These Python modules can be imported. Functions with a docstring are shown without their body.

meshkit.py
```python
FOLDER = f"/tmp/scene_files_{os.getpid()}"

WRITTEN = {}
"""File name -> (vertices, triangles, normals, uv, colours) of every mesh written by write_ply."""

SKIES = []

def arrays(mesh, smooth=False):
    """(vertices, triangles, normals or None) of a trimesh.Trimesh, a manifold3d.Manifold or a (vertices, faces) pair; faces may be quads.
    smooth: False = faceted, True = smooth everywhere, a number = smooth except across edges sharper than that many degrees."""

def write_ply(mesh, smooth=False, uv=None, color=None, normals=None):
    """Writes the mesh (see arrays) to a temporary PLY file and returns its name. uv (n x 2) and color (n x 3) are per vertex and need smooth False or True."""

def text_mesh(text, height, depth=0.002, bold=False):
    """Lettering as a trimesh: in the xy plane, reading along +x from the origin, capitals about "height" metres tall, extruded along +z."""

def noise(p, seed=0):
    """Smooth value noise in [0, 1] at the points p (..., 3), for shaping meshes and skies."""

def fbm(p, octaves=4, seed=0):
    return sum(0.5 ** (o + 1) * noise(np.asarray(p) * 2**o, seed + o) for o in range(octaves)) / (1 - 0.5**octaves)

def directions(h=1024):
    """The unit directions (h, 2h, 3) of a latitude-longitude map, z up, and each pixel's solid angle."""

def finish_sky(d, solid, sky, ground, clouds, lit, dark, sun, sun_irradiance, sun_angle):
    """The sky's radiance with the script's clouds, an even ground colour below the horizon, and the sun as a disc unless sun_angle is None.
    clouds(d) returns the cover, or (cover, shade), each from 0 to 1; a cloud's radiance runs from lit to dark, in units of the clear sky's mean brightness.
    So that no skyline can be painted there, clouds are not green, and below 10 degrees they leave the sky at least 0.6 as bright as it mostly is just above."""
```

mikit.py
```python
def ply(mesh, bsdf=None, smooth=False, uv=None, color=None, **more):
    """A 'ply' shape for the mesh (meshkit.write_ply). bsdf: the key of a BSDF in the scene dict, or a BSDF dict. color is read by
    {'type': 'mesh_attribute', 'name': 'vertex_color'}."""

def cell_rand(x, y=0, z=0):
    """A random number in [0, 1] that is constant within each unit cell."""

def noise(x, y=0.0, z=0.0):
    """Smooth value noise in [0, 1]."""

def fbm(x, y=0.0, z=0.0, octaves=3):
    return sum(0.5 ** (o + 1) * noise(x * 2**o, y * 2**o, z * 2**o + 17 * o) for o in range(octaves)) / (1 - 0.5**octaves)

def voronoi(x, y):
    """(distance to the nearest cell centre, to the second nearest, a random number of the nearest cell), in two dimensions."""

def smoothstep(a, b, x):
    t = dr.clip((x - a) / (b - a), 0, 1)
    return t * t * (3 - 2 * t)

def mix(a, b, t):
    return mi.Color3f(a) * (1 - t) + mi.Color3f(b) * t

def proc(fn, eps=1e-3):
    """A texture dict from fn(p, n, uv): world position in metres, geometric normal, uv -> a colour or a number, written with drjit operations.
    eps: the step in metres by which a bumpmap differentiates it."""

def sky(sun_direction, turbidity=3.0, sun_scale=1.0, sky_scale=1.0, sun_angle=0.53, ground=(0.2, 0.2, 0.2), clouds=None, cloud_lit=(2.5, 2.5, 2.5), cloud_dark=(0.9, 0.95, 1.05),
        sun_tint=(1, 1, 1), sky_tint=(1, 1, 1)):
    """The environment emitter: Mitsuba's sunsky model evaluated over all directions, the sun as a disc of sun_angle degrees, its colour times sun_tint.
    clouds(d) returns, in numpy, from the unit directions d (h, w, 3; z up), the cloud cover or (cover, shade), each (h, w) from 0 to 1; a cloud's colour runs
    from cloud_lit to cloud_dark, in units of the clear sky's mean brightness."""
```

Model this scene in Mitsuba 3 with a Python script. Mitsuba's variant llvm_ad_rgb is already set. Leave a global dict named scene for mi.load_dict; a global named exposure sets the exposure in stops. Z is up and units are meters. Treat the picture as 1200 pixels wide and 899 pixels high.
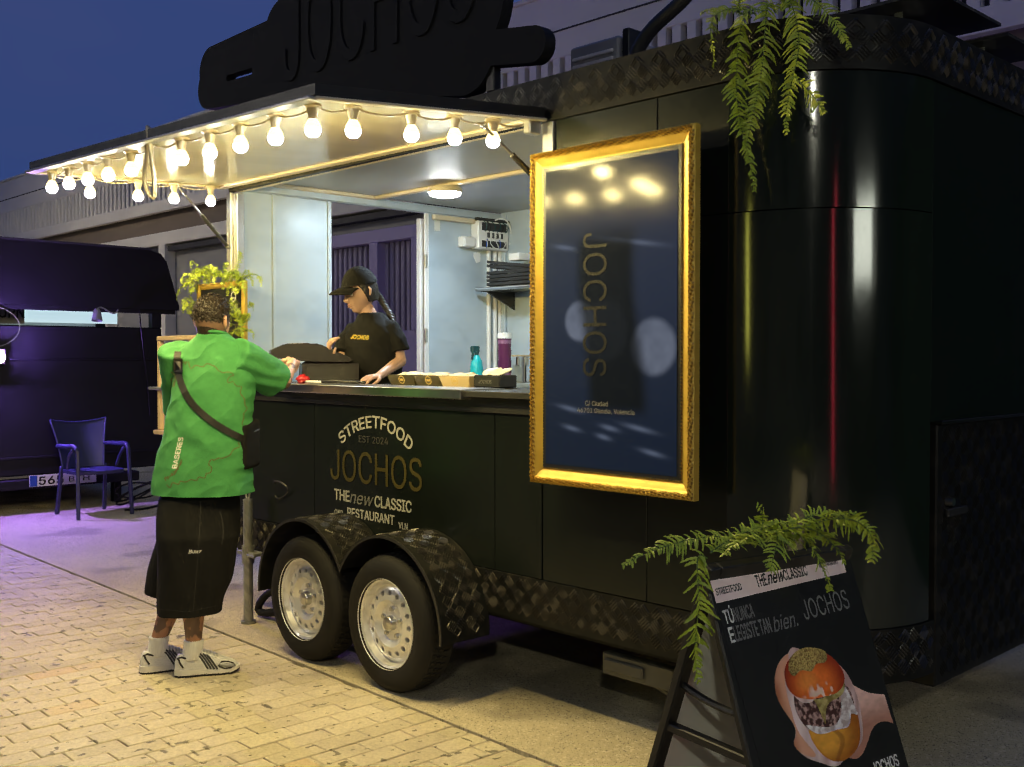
import math, random
import numpy as np, trimesh, manifold3d, mitsuba as mi, drjit as dr, mikit, meshkit
from mikit import proc, noise, fbm, voronoi, cell_rand, smoothstep, mix
from shapely.geometry import Polygon, Point, LineString, box as sbox
from shapely.ops import unary_union
from shapely import affinity
T = mi.ScalarTransform4f
PI = math.pi
rng = np.random.default_rng(7)
scene, labels = {'type': 'scene'}, {}
# ------------------------------------------------------------------ camera, sky, exposure
EYE = np.array([0, 0, 1.5])
scene['camera'] = {'type': 'perspective', 'fov': 51.64, 'fov_axis': 'x', 'near_clip': 0.05, 'far_clip': 600.0,
                   'to_world': T().look_at(origin=EYE.tolist(), target=(EYE + [-0.7203, 0.6932, -0.0254]).tolist(), up=[0, 0, 1])}
exposure = 0.35
def dusk(d):
    n = meshkit.fbm(d * np.array([3.0, 3.0, 7.0]) + 5.0, 4, 3)
    cover = np.full(d.shape[:2], 1.0)
    shade = np.clip(0.25 + 1.1 * (1 - np.clip(d[..., 2] / 0.55, 0, 1)) * 0.55 + 1.1 * (n - 0.5), 0, 1)
    return cover, shade
scene['sky'] = mikit.sky((-0.6, 0.75, 0.05), turbidity=3, sun_scale=0.0, sky_scale=1.0, ground=(0.12, 0.12, 0.12), clouds=dusk,
                         cloud_lit=(0.36, 1.5, 6.0), cloud_dark=(1.5, 2.0, 5.6))
scene['sky']['sampling_weight'] = 8.0
BULB_GLOW = 480.0
# ------------------------------------------------------------------ helpers
def newkey(name, parent=None):
    base = (parent + '__' if parent else '') + name
    if base not in scene and base not in labels and base not in USED:
        USED.add(base); return base
    i = 1
    while f'{base}_{i:03d}' in USED: i += 1
    USED.add(f'{base}_{i:03d}'); return f'{base}_{i:03d}'
USED = set()
def tag(key, label=None, cat=None, group=None, kind=None):
    d = labels.setdefault(key, {})
    for k, v in (('label', label), ('category', cat), ('group', group), ('kind', kind)):
        if v: d[k] = v
def thing(name, label, cat, group=None):
    k = newkey(name); tag(k, label, cat, group); return k
def put(name, mesh, mat, parent=None, smooth=False, label=None, cat=None, group=None, kind=None, **more):
    k = newkey(name, parent)
    scene[k] = mikit.ply(mesh, mat, smooth=smooth, **more)
    if label or cat or group or kind: tag(k, label, cat, group, kind)
    return k
def cat_(ms):
    return trimesh.util.concatenate([m for m in ms if m is not None and len(m.faces)])
def hullpts(p):
    return trimesh.convex.convex_hull(np.asarray(p, float))
def box(x0, x1, y0, y1, z0, z1, b=0.0):
    if b <= 0:
        m = trimesh.creation.box((x1 - x0, y1 - y0, z1 - z0)); m.apply_translation(((x0 + x1) / 2, (y0 + y1) / 2, (z0 + z1) / 2)); return m
    p = []
    for sx in (0, 1):
        for sy in (0, 1):
            for sz in (0, 1):
                c = np.array([x1 if sx else x0, y1 if sy else y0, z1 if sz else z0]); d = np.array([-b if sx else b, -b if sy else b, -b if sz else b])
                for k in range(3):
                    q = c + d; q[k] = c[k]; p.append(q)
    return hullpts(p)
def frame_to(p0, p1):
    d = np.asarray(p1, float) - p0; L = np.linalg.norm(d); z = d / L
    x = np.cross(z, [0, 0, 1] if abs(z[2]) < 0.95 else [1, 0, 0]); x /= np.linalg.norm(x); y = np.cross(z, x)
    M = np.eye(4); M[:3, 0], M[:3, 1], M[:3, 2], M[:3, 3] = x, y, z, p0
    return M, L
def cyl(p0, p1, r, sec=20, r1=None):
    M, L = frame_to(np.asarray(p0, float), p1)
    m = trimesh.creation.revolve([[0, 0], [r, 0], [r if r1 is None else r1, L], [0, L]], sections=sec); m.apply_transform(M); return m
def lathe(profile, p0=(0, 0, 0), axis=(0, 0, 1), sec=32):
    m = trimesh.creation.revolve(profile, sections=sec); M, _ = frame_to(np.asarray(p0, float), np.asarray(p0, float) + axis); m.apply_transform(M); return m
def bar(p0, p1, w, h, up=(0, 0, 1), b=0.0):
    p0, p1 = np.asarray(p0, float), np.asarray(p1, float); d = p1 - p0; L = np.linalg.norm(d); z = d / L
    x = np.cross(up, z); x /= np.linalg.norm(x); y = np.cross(z, x)
    m = box(-w / 2, w / 2, -h / 2, h / 2, 0, L, b); M = np.eye(4); M[:3, 0], M[:3, 1], M[:3, 2], M[:3, 3] = x, y, z, p0
    m.apply_transform(M); return m
def tube(pts, r, sec=8, closed=False):
    p = np.asarray(pts, float); n = len(p); rr = np.broadcast_to(r, (n,))
    t = np.gradient(p, axis=0)
    if closed: t = np.roll(p, -1, 0) - np.roll(p, 1, 0)
    t /= np.linalg.norm(t, axis=1, keepdims=True) + 1e-12
    a = np.cross(t[0], [0, 0, 1] if abs(t[0][2]) < 0.9 else [1, 0, 0]); A = []
    for i in range(n):
        a = a - t[i] * (a @ t[i]); a /= np.linalg.norm(a) + 1e-12; A.append(a)
    A = np.array(A); B = np.cross(t, A); ang = np.arange(sec) * 2 * PI / sec
    v = p[:, None] + rr[:, None, None] * (np.cos(ang)[None, :, None] * A[:, None] + np.sin(ang)[None, :, None] * B[:, None])
    v = v.reshape(-1, 3); f = []
    for i in range(n if closed else n - 1):
        i2 = (i + 1) % n
        for j in range(sec):
            j2 = (j + 1) % sec; q = (i * sec + j, i * sec + j2, i2 * sec + j2, i2 * sec + j)
            f += [(q[0], q[1], q[2]), (q[0], q[2], q[3])]
    if not closed:
        v = np.vstack([v, p[:1], p[-1:]]); k = n * sec
        for j in range(sec):
            f += [(k, (j + 1) % sec, j), (k + 1, (n - 1) * sec + j, (n - 1) * sec + (j + 1) % sec)]
    return trimesh.Trimesh(v, f, process=False)
def spline(pts, n=40):
    from scipy.interpolate import CubicSpline
    p = np.asarray(pts, float); s = np.r_[0, np.cumsum(np.linalg.norm(np.diff(p, axis=0), axis=1))]
    return CubicSpline(s, p)(np.linspace(0, s[-1], n))
def loft(rings):
    """rings: list of (n,3) arrays -> closed mesh."""
    R = np.array(rings); m, n = R.shape[:2]; v = R.reshape(-1, 3); f = []
    for i in range(m - 1):
        for j in range(n):
            j2 = (j + 1) % n; a, b, c, d = i * n + j, i * n + j2, (i + 1) * n + j2, (i + 1) * n + j
            f += [(a, b, c), (a, c, d)]
    v = np.vstack([v, R[0].mean(0), R[-1].mean(0)]); k = m * n
    for j in range(n):
        j2 = (j + 1) % n; f += [(k, j2, j), (k + 1, (m - 1) * n + j, (m - 1) * n + j2)]
    me = trimesh.Trimesh(v, f, process=False)
    if me.volume < 0: me.invert()
    return me
def ell(c, u, v, n=28, e=1.0):
    a = np.arange(n) * 2 * PI / n; c, u, v = (np.asarray(q, float) for q in (c, u, v))
    ca, sa = np.cos(a), np.sin(a); ca = np.sign(ca) * abs(ca) ** e; sa = np.sign(sa) * abs(sa) ** e
    return c + ca[:, None] * u + sa[:, None] * v
def prism(poly, d, M=None):
    ms = [trimesh.creation.extrude_polygon(g, d, engine='earcut') for g in getattr(poly, 'geoms', [poly]) if g.area > 1e-9]
    m = cat_(ms)
    if M is not None: m.apply_transform(M)
    return m
def plane(origin, right, up):
    """4x4: local x -> right, y -> up, z -> right x up."""
    M = np.eye(4); r = np.asarray(right, float); r = r / np.linalg.norm(r); u = np.asarray(up, float); u = u - r * (u @ r); u /= np.linalg.norm(u)
    M[:3, 0], M[:3, 1], M[:3, 2], M[:3, 3] = r, u, np.cross(r, u), origin; return M
def lettering(text, h, M, depth=0.0015, width=None, bold=False, center=False, shear=0.0, arc=None):
    """flat letters on the plane M; width: stretch to that total width; arc: (radius) bend upward like a rainbow."""
    m = meshkit.text_mesh(text, h, depth, bold); x0, x1 = m.bounds[0][0], m.bounds[1][0]
    v = m.vertices.copy(); v[:, 0] -= x0
    if width: v[:, 0] *= width / (x1 - x0)
    w = width or (x1 - x0)
    if center or arc: v[:, 0] -= w / 2
    v[:, 0] += shear * v[:, 1]
    if arc:
        a = v[:, 0] / arc; r = arc + v[:, 1]; v[:, 0] = r * np.sin(a); v[:, 1] = r * np.cos(a) - arc
    m = trimesh.Trimesh(v, m.faces, process=False); m.apply_transform(M); return m
def man(mesh):
    return manifold3d.Manifold(manifold3d.Mesh(np.asarray(mesh.vertices, np.float32), np.asarray(mesh.faces, np.uint32)))
def tri(m):
    q = m.to_mesh(); return trimesh.Trimesh(q.vert_properties[:, :3], q.tri_verts, process=False)
def weld(m):
    m = m.copy(); m.merge_vertices(); return m
def bones(spec, edge=0.012, iters=12, sec=18):
    """spec: list of (p0, r0, p1, r1); union of tapered capsules, refined and smoothed."""
    parts = []
    for p0, r0, p1, r1 in spec:
        a = manifold3d.Manifold.sphere(float(r0), sec).translate([float(q) for q in p0]); b = manifold3d.Manifold.sphere(float(r1), sec).translate([float(q) for q in p1])
        parts.append(manifold3d.Manifold.batch_hull([a, b]))
    return organic(manifold3d.Manifold.batch_boolean(parts, manifold3d.OpType.Add), edge, iters)
def organic(M, edge, iters):
    m = tri(M.refine_to_length(edge)); m.merge_vertices()
    trimesh.smoothing.filter_taubin(m, lamb=0.5, nu=0.52, iterations=iters); return m
def xf(m, M):
    m = m.copy(); m.apply_transform(M); return m
def rotz(a): return trimesh.transformations.rotation_matrix(a, [0, 0, 1])
def shift(x, y, z): return trimesh.transformations.translation_matrix([x, y, z])
# ------------------------------------------------------------------ materials
def mat(name, color, rough=0.5, metallic=0.0, spec=0.5, bump=None, scale=1.0, eps=1e-3, two=True, **more):
    c = proc(color) if callable(color) else {'type': 'rgb', 'value': list(color)}
    r = proc(rough) if callable(rough) else float(rough)
    b = {'type': 'principled', 'base_color': c, 'roughness': r, 'metallic': float(metallic), 'specular': float(spec), **more}
    if bump: b = {'type': 'bumpmap', 'arbitrary': proc(bump, eps), 'scale': float(scale), 'bsdf': b}
    if two: b = {'type': 'twosided', 'bsdf': b}
    scene[name] = b; return name
def C(*c): return mi.Color3f(*c)
mat('black_paint', lambda p, n, u: mix(C(.0045, .0068, .0058), C(.0075, .0098, .0085), fbm(p.x * 2.1, p.y * 2.1, p.z * 1.3)), lambda p, n, u: .17 + .16 * fbm(p.x * 3, p.y * 3, p.z * 2.2), spec=.30)
mat('corner_paint', lambda p, n, u: mix(C(.005, .009, .0075), C(.008, .012, .0095), fbm(p.x * 2.1, p.y * 2.1, p.z * 1.3)), lambda p, n, u: .075 + .065 * fbm(p.x * 4, p.y * 4, p.z * 1.2), spec=.75)
mat('tread_paint', lambda p, n, u: mix(C(.012, .013, .012), C(.03, .028, .024), smoothstep(.5, .75, fbm(p.x * 14, p.y * 14, p.z * 14))), .24, spec=.5)
mat('satin_black', lambda p, n, u: mix(C(.010, .010, .010), C(.018, .018, .017), fbm(p.x * 9, p.y * 9, p.z * 9)), .45)
mat('plate_black', lambda p, n, u: mix(C(.008, .0085, .008), C(.016, .015, .013), smoothstep(.5, .75, fbm(p.x * 14, p.y * 14, p.z * 14))), .40, spec=.14)
mat('tread_bar', lambda p, n, u: mix(C(.022, .021, .019), C(.075, .07, .06), smoothstep(.45, .75, noise(p.x * 30, p.y * 30, p.z * 30))), .24, metallic=.5, spec=.6)
mat('end_paint', lambda p, n, u: mix(C(.004, .0085, .006), C(.007, .012, .009), fbm(p.x * 2, p.y * 2, p.z * 2)), .5, spec=.08)
mat('dark_steel', (.085, .085, .075), .5, metallic=.3)
mat('rough_black', (.009, .009, .010), .75, spec=.3)
mat('aluminium', lambda p, n, u: mix(C(.62, .60, .56), C(.48, .47, .45), fbm(p.x * 6, p.y * 6, p.z * 2)), lambda p, n, u: .28 + .2 * fbm(p.x * 9, p.y * 9, p.z * 9), metallic=.9)
mat('steel', lambda p, n, u: mix(C(.60, .60, .58), C(.50, .50, .48), fbm(p.x * 30, p.y * 4, p.z * 30)), .24, metallic=1.0)
mat('galvanised', lambda p, n, u: mix(C(.26, .275, .275), C(.38, .39, .385), voronoi(p.x * 40 + p.z * 31, p.y * 40 + p.z * 27)[2]), .42, metallic=.75)
mat('liner', lambda p, n, u: mix(C(.43, .50, .55), C(.36, .43, .48), smoothstep(.45, .8, fbm(p.x * 3, p.y * 3, p.z * 4, 4))), lambda p, n, u: .24 + .2 * fbm(p.x * 6, p.y * 6, p.z * 6), spec=.5)
mat('ceiling_liner', lambda p, n, u: mix(C(.38, .39, .39), C(.32, .33, .33), fbm(p.x * 2.5, p.y * 2.5, 0)), .42, spec=.4)
mat('flap_liner', lambda p, n, u: mix(C(.42, .38, .28), C(.33, .30, .22), fbm(p.x * 5, p.y * 1.6, 0)), lambda p, n, u: .10 + .1 * fbm(p.x * 5, p.y * 5, 3.), spec=.45, bump=lambda p, n, u: fbm(p.x * 9, p.y * 2.2, 0) * .0016, eps=4e-3)
mat('ivory_trim', (.60, .52, .36), .35)
mat('white_plastic', (.72, .72, .70), .4)
mat('black_plastic', (.014, .014, .015), .33)
mat('matt_print_white', (.62, .62, .58), .6)
mat('side_print', lambda p, n, u: mix(C(.24, .24, .22), C(.36, .36, .33), fbm(p.x * 12, p.y, p.z * 12)), .6)
mat('grey_print', (.14, .14, .135), .6)
mat('dim_print', (.05, .05, .047), .55)
mat('screen_print', (.013, .014, .016), .5, spec=.12)
mat('gold_print', (.05, .042, .013), .55, spec=.2)
# ------------------------------------------------------------------ ground, slab, brick pavement
TH = -0.0177                                       # the pavement's edge is not quite parallel to the trailer
PIV = np.array([-2.68, 2.78])
def pave(x, y, z=0.0):                             # pavement frame: x along the edge, y towards the trailer (0 at the edge)
    c, s = math.cos(TH), math.sin(TH); return np.array([PIV[0] + c * x - s * y, PIV[1] + s * x + c * y, z])
PM = shift(PIV[0], PIV[1], 0) @ rotz(TH)
mat('asphalt', lambda p, n, u: mix(C(.035, .035, .036), C(.07, .068, .065), fbm(p.x * 30, p.y * 30, 0)), .85)
def conc(p, n, u):
    s = noise(p.x * 115, p.y * 115, 1.); s2 = noise(p.x * 210, p.y * 210, 4.)
    base = mix(C(.38, .325, .215), C(.50, .435, .30), fbm(p.x * 1.3, p.y * 1.3, 0, 4))
    base = mix(base, C(.56, .49, .36), smoothstep(.66, .9, s)); base = mix(base, C(.17, .15, .115), smoothstep(.68, .9, s2))
    return base * (1 - .35 * smoothstep(.6, .75, fbm(p.x * 2.2 + 7, p.y * 2.2, 3.)))
mat('concrete', conc, .78, bump=lambda p, n, u: noise(p.x * 110, p.y * 110, 1.) * .0022 + noise(p.x * 55, p.y * 55, 3.) * .0012, eps=2e-3)
def brickc(p, n, u):
    x, y = p.x - PIV[0], p.y - PIV[1]; c, s = math.cos(TH), math.sin(TH); a, b = c * x + s * y, -s * x + c * y
    row = dr.floor(a / .112); t = cell_rand(row, dr.floor((b + .105 * (row - 2 * dr.floor(row / 2))) / .21), 5)
    base = mix(C(.43, .375, .255), C(.51, .45, .315), t); base = mix(base, C(.48, .36, .20), smoothstep(.89, .98, cell_rand(row, 3, 1) * .75 + t * .25))
    grain = fbm(p.x * 120, p.y * 120, 0); dirt = smoothstep(.55, .8, fbm(p.x * 1.7 + 3, p.y * 1.7, 1., 4))
    spots = smoothstep(.86, .90, noise(p.x * 36, p.y * 36, 9.))
    return base * (.78 + .42 * grain) * (1 - .22 * dirt) * (1 - .62 * spots)
mat('brick', brickc, .72, bump=lambda p, n, u: fbm(p.x * 90, p.y * 90, 0) * .0025 + fbm(p.x * 14, p.y * 14, 5.) * .003, eps=2e-3)
mat('joint_sand', lambda p, n, u: mix(C(.11, .092, .066), C(.18, .15, .11), fbm(p.x * 40, p.y * 40, 0)), .9)
def sheet(x0, x1, y0, y1, z): return box(x0, x1, y0, y1, z - .05, z)
g = trimesh.creation.cylinder(radius=240, height=.05, sections=64); g.apply_translation((0, 0, -.075))
put('ground', g, 'asphalt', kind='structure')
put('concrete_pad', xf(sheet(-26, 9, .012, 9.3, 0.0), PM), 'concrete', kind='structure')
pv = put('brick_pavement', xf(sheet(-26, 9, -9, -.004, -.011), PM), 'joint_sand', kind='structure')
def brick_mesh(L, W, seed):
    r = np.random.default_rng(seed); x0, x1, y0, y1, b = .0017, W - .0017, .0017, L - .0017, .0034
    t = r.uniform(-.0012, .0012, 4); p = []
    for i, (x, y, sx, sy) in enumerate(((x0, y0, 1, 1), (x1, y0, -1, 1), (x1, y1, -1, -1), (x0, y1, 1, -1))):
        p += [(x, y, -.02), (x, y, -b + t[i]), (x + sx * b, y + sy * b, t[i])]
    return hullpts(p)
BR = [brick_mesh(.21, .112, k) for k in range(8)]; BRD = [mikit.ply(m, 'brick') for m in BR]
tanx, tany = math.tan(math.radians(25.82)) * 1.06, math.tan(math.radians(25.82)) * 767 / 1024 * 1.08
Fv = np.array([-0.7203, 0.6932, -0.0254]); Rv = np.array([.693, .721, 0]); Uv = np.cross(Rv, Fv)
cand, cuts = [], []
for i in range(-175, 12):
    off = rng.uniform(-.02, .02) + (.105 if i % 2 else 0)
    j = 0
    while True:
        y1 = -j * .21 + off - (.105 if i % 2 else 0) * 0
        y0 = y1 - .21
        if y1 < -4.5: break
        j += 1
        top = min(y1, -.004)
        if top - y0 < .02: continue
        c = pave(i * .112 + .056, (y0 + top) / 2); d = c - EYE; z = d @ Fv
        if z < .5 or abs(d @ Rv) > z * tanx + .15 or -(d @ Uv) > z * tany + .25: continue
        cand.append((z, i * .112, y0, top))
cand.sort(key=lambda q: q[0])
rest = []
for n_, (z, x, y0, top) in enumerate(cand):
    k = rng.integers(8)
    full = top - y0 > .2099
    if n_ < 297:
        M = PM @ shift(x, y0, rng.uniform(-.0012, .0012))
        if full: kk = newkey('brick', pv); scene[kk] = {**BRD[k], 'to_world': T(M.tolist())}
        else: kk = put('brick', xf(brick_mesh(top - y0, .112, int(k)), M), 'brick', pv)
    else:
        rest.append(xf(BR[k] if full else brick_mesh(top - y0, .112, int(k)), PM @ shift(x, y0, rng.uniform(-.0012, .0012))))
put('distant_bricks', cat_(rest), 'brick', pv, kind='stuff')
# ------------------------------------------------------------------ long building behind
mat('facade', lambda p, n, u: mix(C(.72, .70, .67), C(.62, .60, .58), fbm(p.x * .8, p.z * 1.5, p.y)), .6)
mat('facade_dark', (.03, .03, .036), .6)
mat('soffit', lambda p, n, u: mix(C(.15, .12, .10), C(.20, .165, .135), fbm(p.x * .7, p.z * 2, 0)), .7)
mat('shutter', lambda p, n, u: mix(C(.26, .23, .36), C(.36, .32, .50), fbm(p.x * 1.7, p.z * .5, 0)), .5)  # purple lamp light is put into the slat colour
mat('shutter_frame', (.36, .30, .55), .5)  # same purple light put into the frame colour
mat('grey_door', (.26, .26, .27), .5)
YB = 10.0
bl = thing('market_building', 'long pale building with a band of narrow upright slots below its roof edge', 'building')
put('wall', box(-44, 8, YB + .35, YB + 6, 0, 4.62), 'grey_door', bl)
put('parapet', box(-44, 8, YB, YB + 6, 5.36, 6.2, .01), 'facade', bl)
put('coping', box(-44.1, 8.1, YB - .035, YB + 6.1, 6.203, 6.26, .01), 'facade', bl)
put('parapet_joint', box(-44, 8, YB - .012, YB - .003, 5.70, 5.72), 'facade_dark', bl)
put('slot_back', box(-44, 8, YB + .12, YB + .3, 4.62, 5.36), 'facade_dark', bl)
ribd = mikit.ply(box(0, .125, YB + .002, YB + .118, 4.74, 5.36, .004), 'facade')
for i in range(240):
    x = -43.6 + i * .215
    kk = newkey('slot_rib', bl); scene[kk] = {**ribd, 'to_world': T().translate([x, 0, 0])}
put('sill_band', box(-44, 8, YB - .01, YB + .118, 4.50, 4.738, .006), 'facade', bl)
put('soffit_panel', box(-44, 8, YB + .2, YB + .348, 4.12, 4.62), 'soffit', bl)
put('door_lintel', box(-44, 8, YB + .12, YB + .345, 3.84, 4.1, .008), 'facade', bl)
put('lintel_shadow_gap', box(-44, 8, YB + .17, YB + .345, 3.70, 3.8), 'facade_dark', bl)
for x in (-27.6, -24.1, -21.2, -17.2, -8.0, -4.0, 0.0):
    put('door_post', box(x, x + .28, YB + .1, YB + .345, 0, 3.84, .008), 'facade', bl)
put('shutter_head', box(-15.9, -12.0, YB + .06, YB + .34, 3.30, 3.5, .006), 'shutter_frame', bl)
rb = mikit.ply(box(0, .085, YB + .20, YB + .34, 0.1, 3.298, .012), 'shutter')
for i in range(28):
    x = -15.9 + i * .14
    if abs(x + 13.65) < .12: continue
    kk = newkey('shutter_rib', bl); scene[kk] = {**rb, 'to_world': T().translate([x, 0, 0])}
put('shutter_frame', box(-13.72, -13.5, YB + .05, YB + .34, 0, 3.298, .008), 'shutter_frame', bl)
put('shutter_frame', box(-12.66, -12.52, YB + .05, YB + .34, 1.9, 3.298, .008), 'shutter_frame', bl)
put('lower_panel', box(-13.1, -12.0, YB + .12, YB + .19, 0.1, 1.9, .006), 'shutter_frame', bl)
# ------------------------------------------------------------------ black food trailer on the left
mat('nb_black', lambda p, n, u: mix(C(.007, .007, .008), C(.013, .013, .014), fbm(p.x * 3, p.y * 3, p.z * 3)), .6, spec=.2)
XN = -10.5
nb = thing('black_trailer', 'black trailer end with a heavy rounded awning and a white number plate', 'trailer')
put('body', box(XN - 3.4, XN, 1.6, 5.03, .36, 1.80, .012), 'nb_black', nb)
put('upper_body', box(XN - 3.4, XN - 1.4, 1.6, 5.03, 1.803, 2.5, .012), 'nb_black', nb)
put('roof', box(XN - 3.4, XN - .02, 1.6, 5.0, 2.503, 2.57, .012), 'nb_black', nb)
put('corner_post', box(XN - .09, XN - .005, 4.93, 5.03, 1.80, 2.5), 'nb_black', nb)
put('window_lining', box(XN - 1.398, XN - 1.37, 1.65, 4.9, 1.81, 2.49), 'white_plastic', nb)

for y0, y1 in ((1.7, 3.58), (3.98, 4.98)):
    k = put('light_panel', box(XN - 1.0, XN - .97, y0, y1, 1.86, 2.3), 'white_plastic', nb)
    scene[k]['emitter'] = {'type': 'area', 'radiance': {'type': 'rgb', 'value': [.40, .55, .60]}, 'sampling_weight': .2}
put('window_sign', box(XN - .9, XN - .88, 3.6, 3.96, 1.84, 2.3), 'grey_door', nb)
put('sign_letters', lettering('TURN', .11, plane((XN - .878, 3.62, 1.90), (0, 1, 0), (0, 0, 1)), width=.34, bold=True), 'satin_black', nb)
hood = Polygon([(1.6, 2.60), (4.86, 2.585), (4.97, 2.56), (5.04, 2.48), (5.20, 2.03), (5.20, 1.985), (1.6, 2.0)])
M = np.eye(4); M[:3, :3] = np.array([[0, 0, 1], [1, 0, 0], [0, 1, 0]]).T @ np.eye(3)
M = np.eye(4); M[:3, 0], M[:3, 1], M[:3, 2], M[:3, 3] = (0, 1, 0), (.12, 0, 1), (1, 0, 0), (XN - .26, 0, 0)
aw = put('awning', prism(hood, .07, M), 'nb_black', nb)
put('awning_rim', prism(Polygon([(1.6, 2.602), (4.87, 2.587), (4.87, 2.607), (1.6, 2.622)]), .08, M), 'facade_dark', aw)
put('awning_hem', prism(Polygon([(1.6, 1.955), (5.17, 1.945), (5.17, 1.983), (1.6, 1.997)]), .05, M), 'nb_black', aw)
for z in (1.46, .52): put('body_rail', box(XN + .002, XN + .014, 1.6, 5.0, z, z + .025, .004), 'nb_black', nb)
put('bumper', box(XN - .1, XN + .06, 1.6, 4.75, .235, .33, .01), 'nb_black', nb)
pl = put('number_plate', box(XN + .062, XN + .07, 3.66, 4.30, .255, .365, .003), 'white_plastic', nb)
mat('plate_blue', (.02, .07, .35), .4)
put('blue_band', box(XN + .071, XN + .0725, 3.664, 3.73, .258, .362), 'plate_blue', pl)
put('plate_letters', lettering('565', .075, plane((XN + .0715, 3.745, .272), (0, 1, 0), (0, 0, 1)), width=.235, bold=True), 'satin_black', pl)
put('plate_letters', lettering('BTH', .05, plane((XN + .0715, 4.03, .28), (0, 1, 0), (0, 0, 1)), width=.20), 'satin_black', pl)
for y in (1.9, 3.9):
    w = put('wheel', cyl((XN - 1.9, 4.9 - .25 * (y < 2), .3), (XN - 1.9, 4.72 - .25 * (y < 2), .3), .3, 28), 'rough_black', nb) if y > 2 else None
put('chassis_beam', box(XN - 3.2, XN - .02, 4.3, 4.4, .25, .358), 'rough_black', nb)
for y in (3.2, 4.6): put('support_leg', box(XN - .3, XN - .22, y, y + .08, -.001, .36), 'rough_black', nb)
# purple flood lamp on its wall
fl = thing('purple_flood_lamp', 'small flood lamp throwing purple light from the wall of the black trailer', 'lamp')
put('housing', box(XN + .03, XN + .11, 3.29, 3.45, 1.42, 1.58, .012), 'black_plastic', fl)
put('bracket', box(XN + .002, XN + .03, 3.34, 3.40, 1.36, 1.6, .003), 'steel', fl)
M = plane((XN + .135, 3.37, 1.49), (0, 1, 0), (.5, 0, .87))
le = trimesh.creation.cylinder(radius=.062, height=.012, sections=28); le.apply_transform(M)
k = put('lens', le, 'white_plastic', fl); scene[k]['emitter'] = {'type': 'area', 'radiance': {'type': 'rgb', 'value': [640, 340, 1900]}, 'sampling_weight': 5.0}
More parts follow.
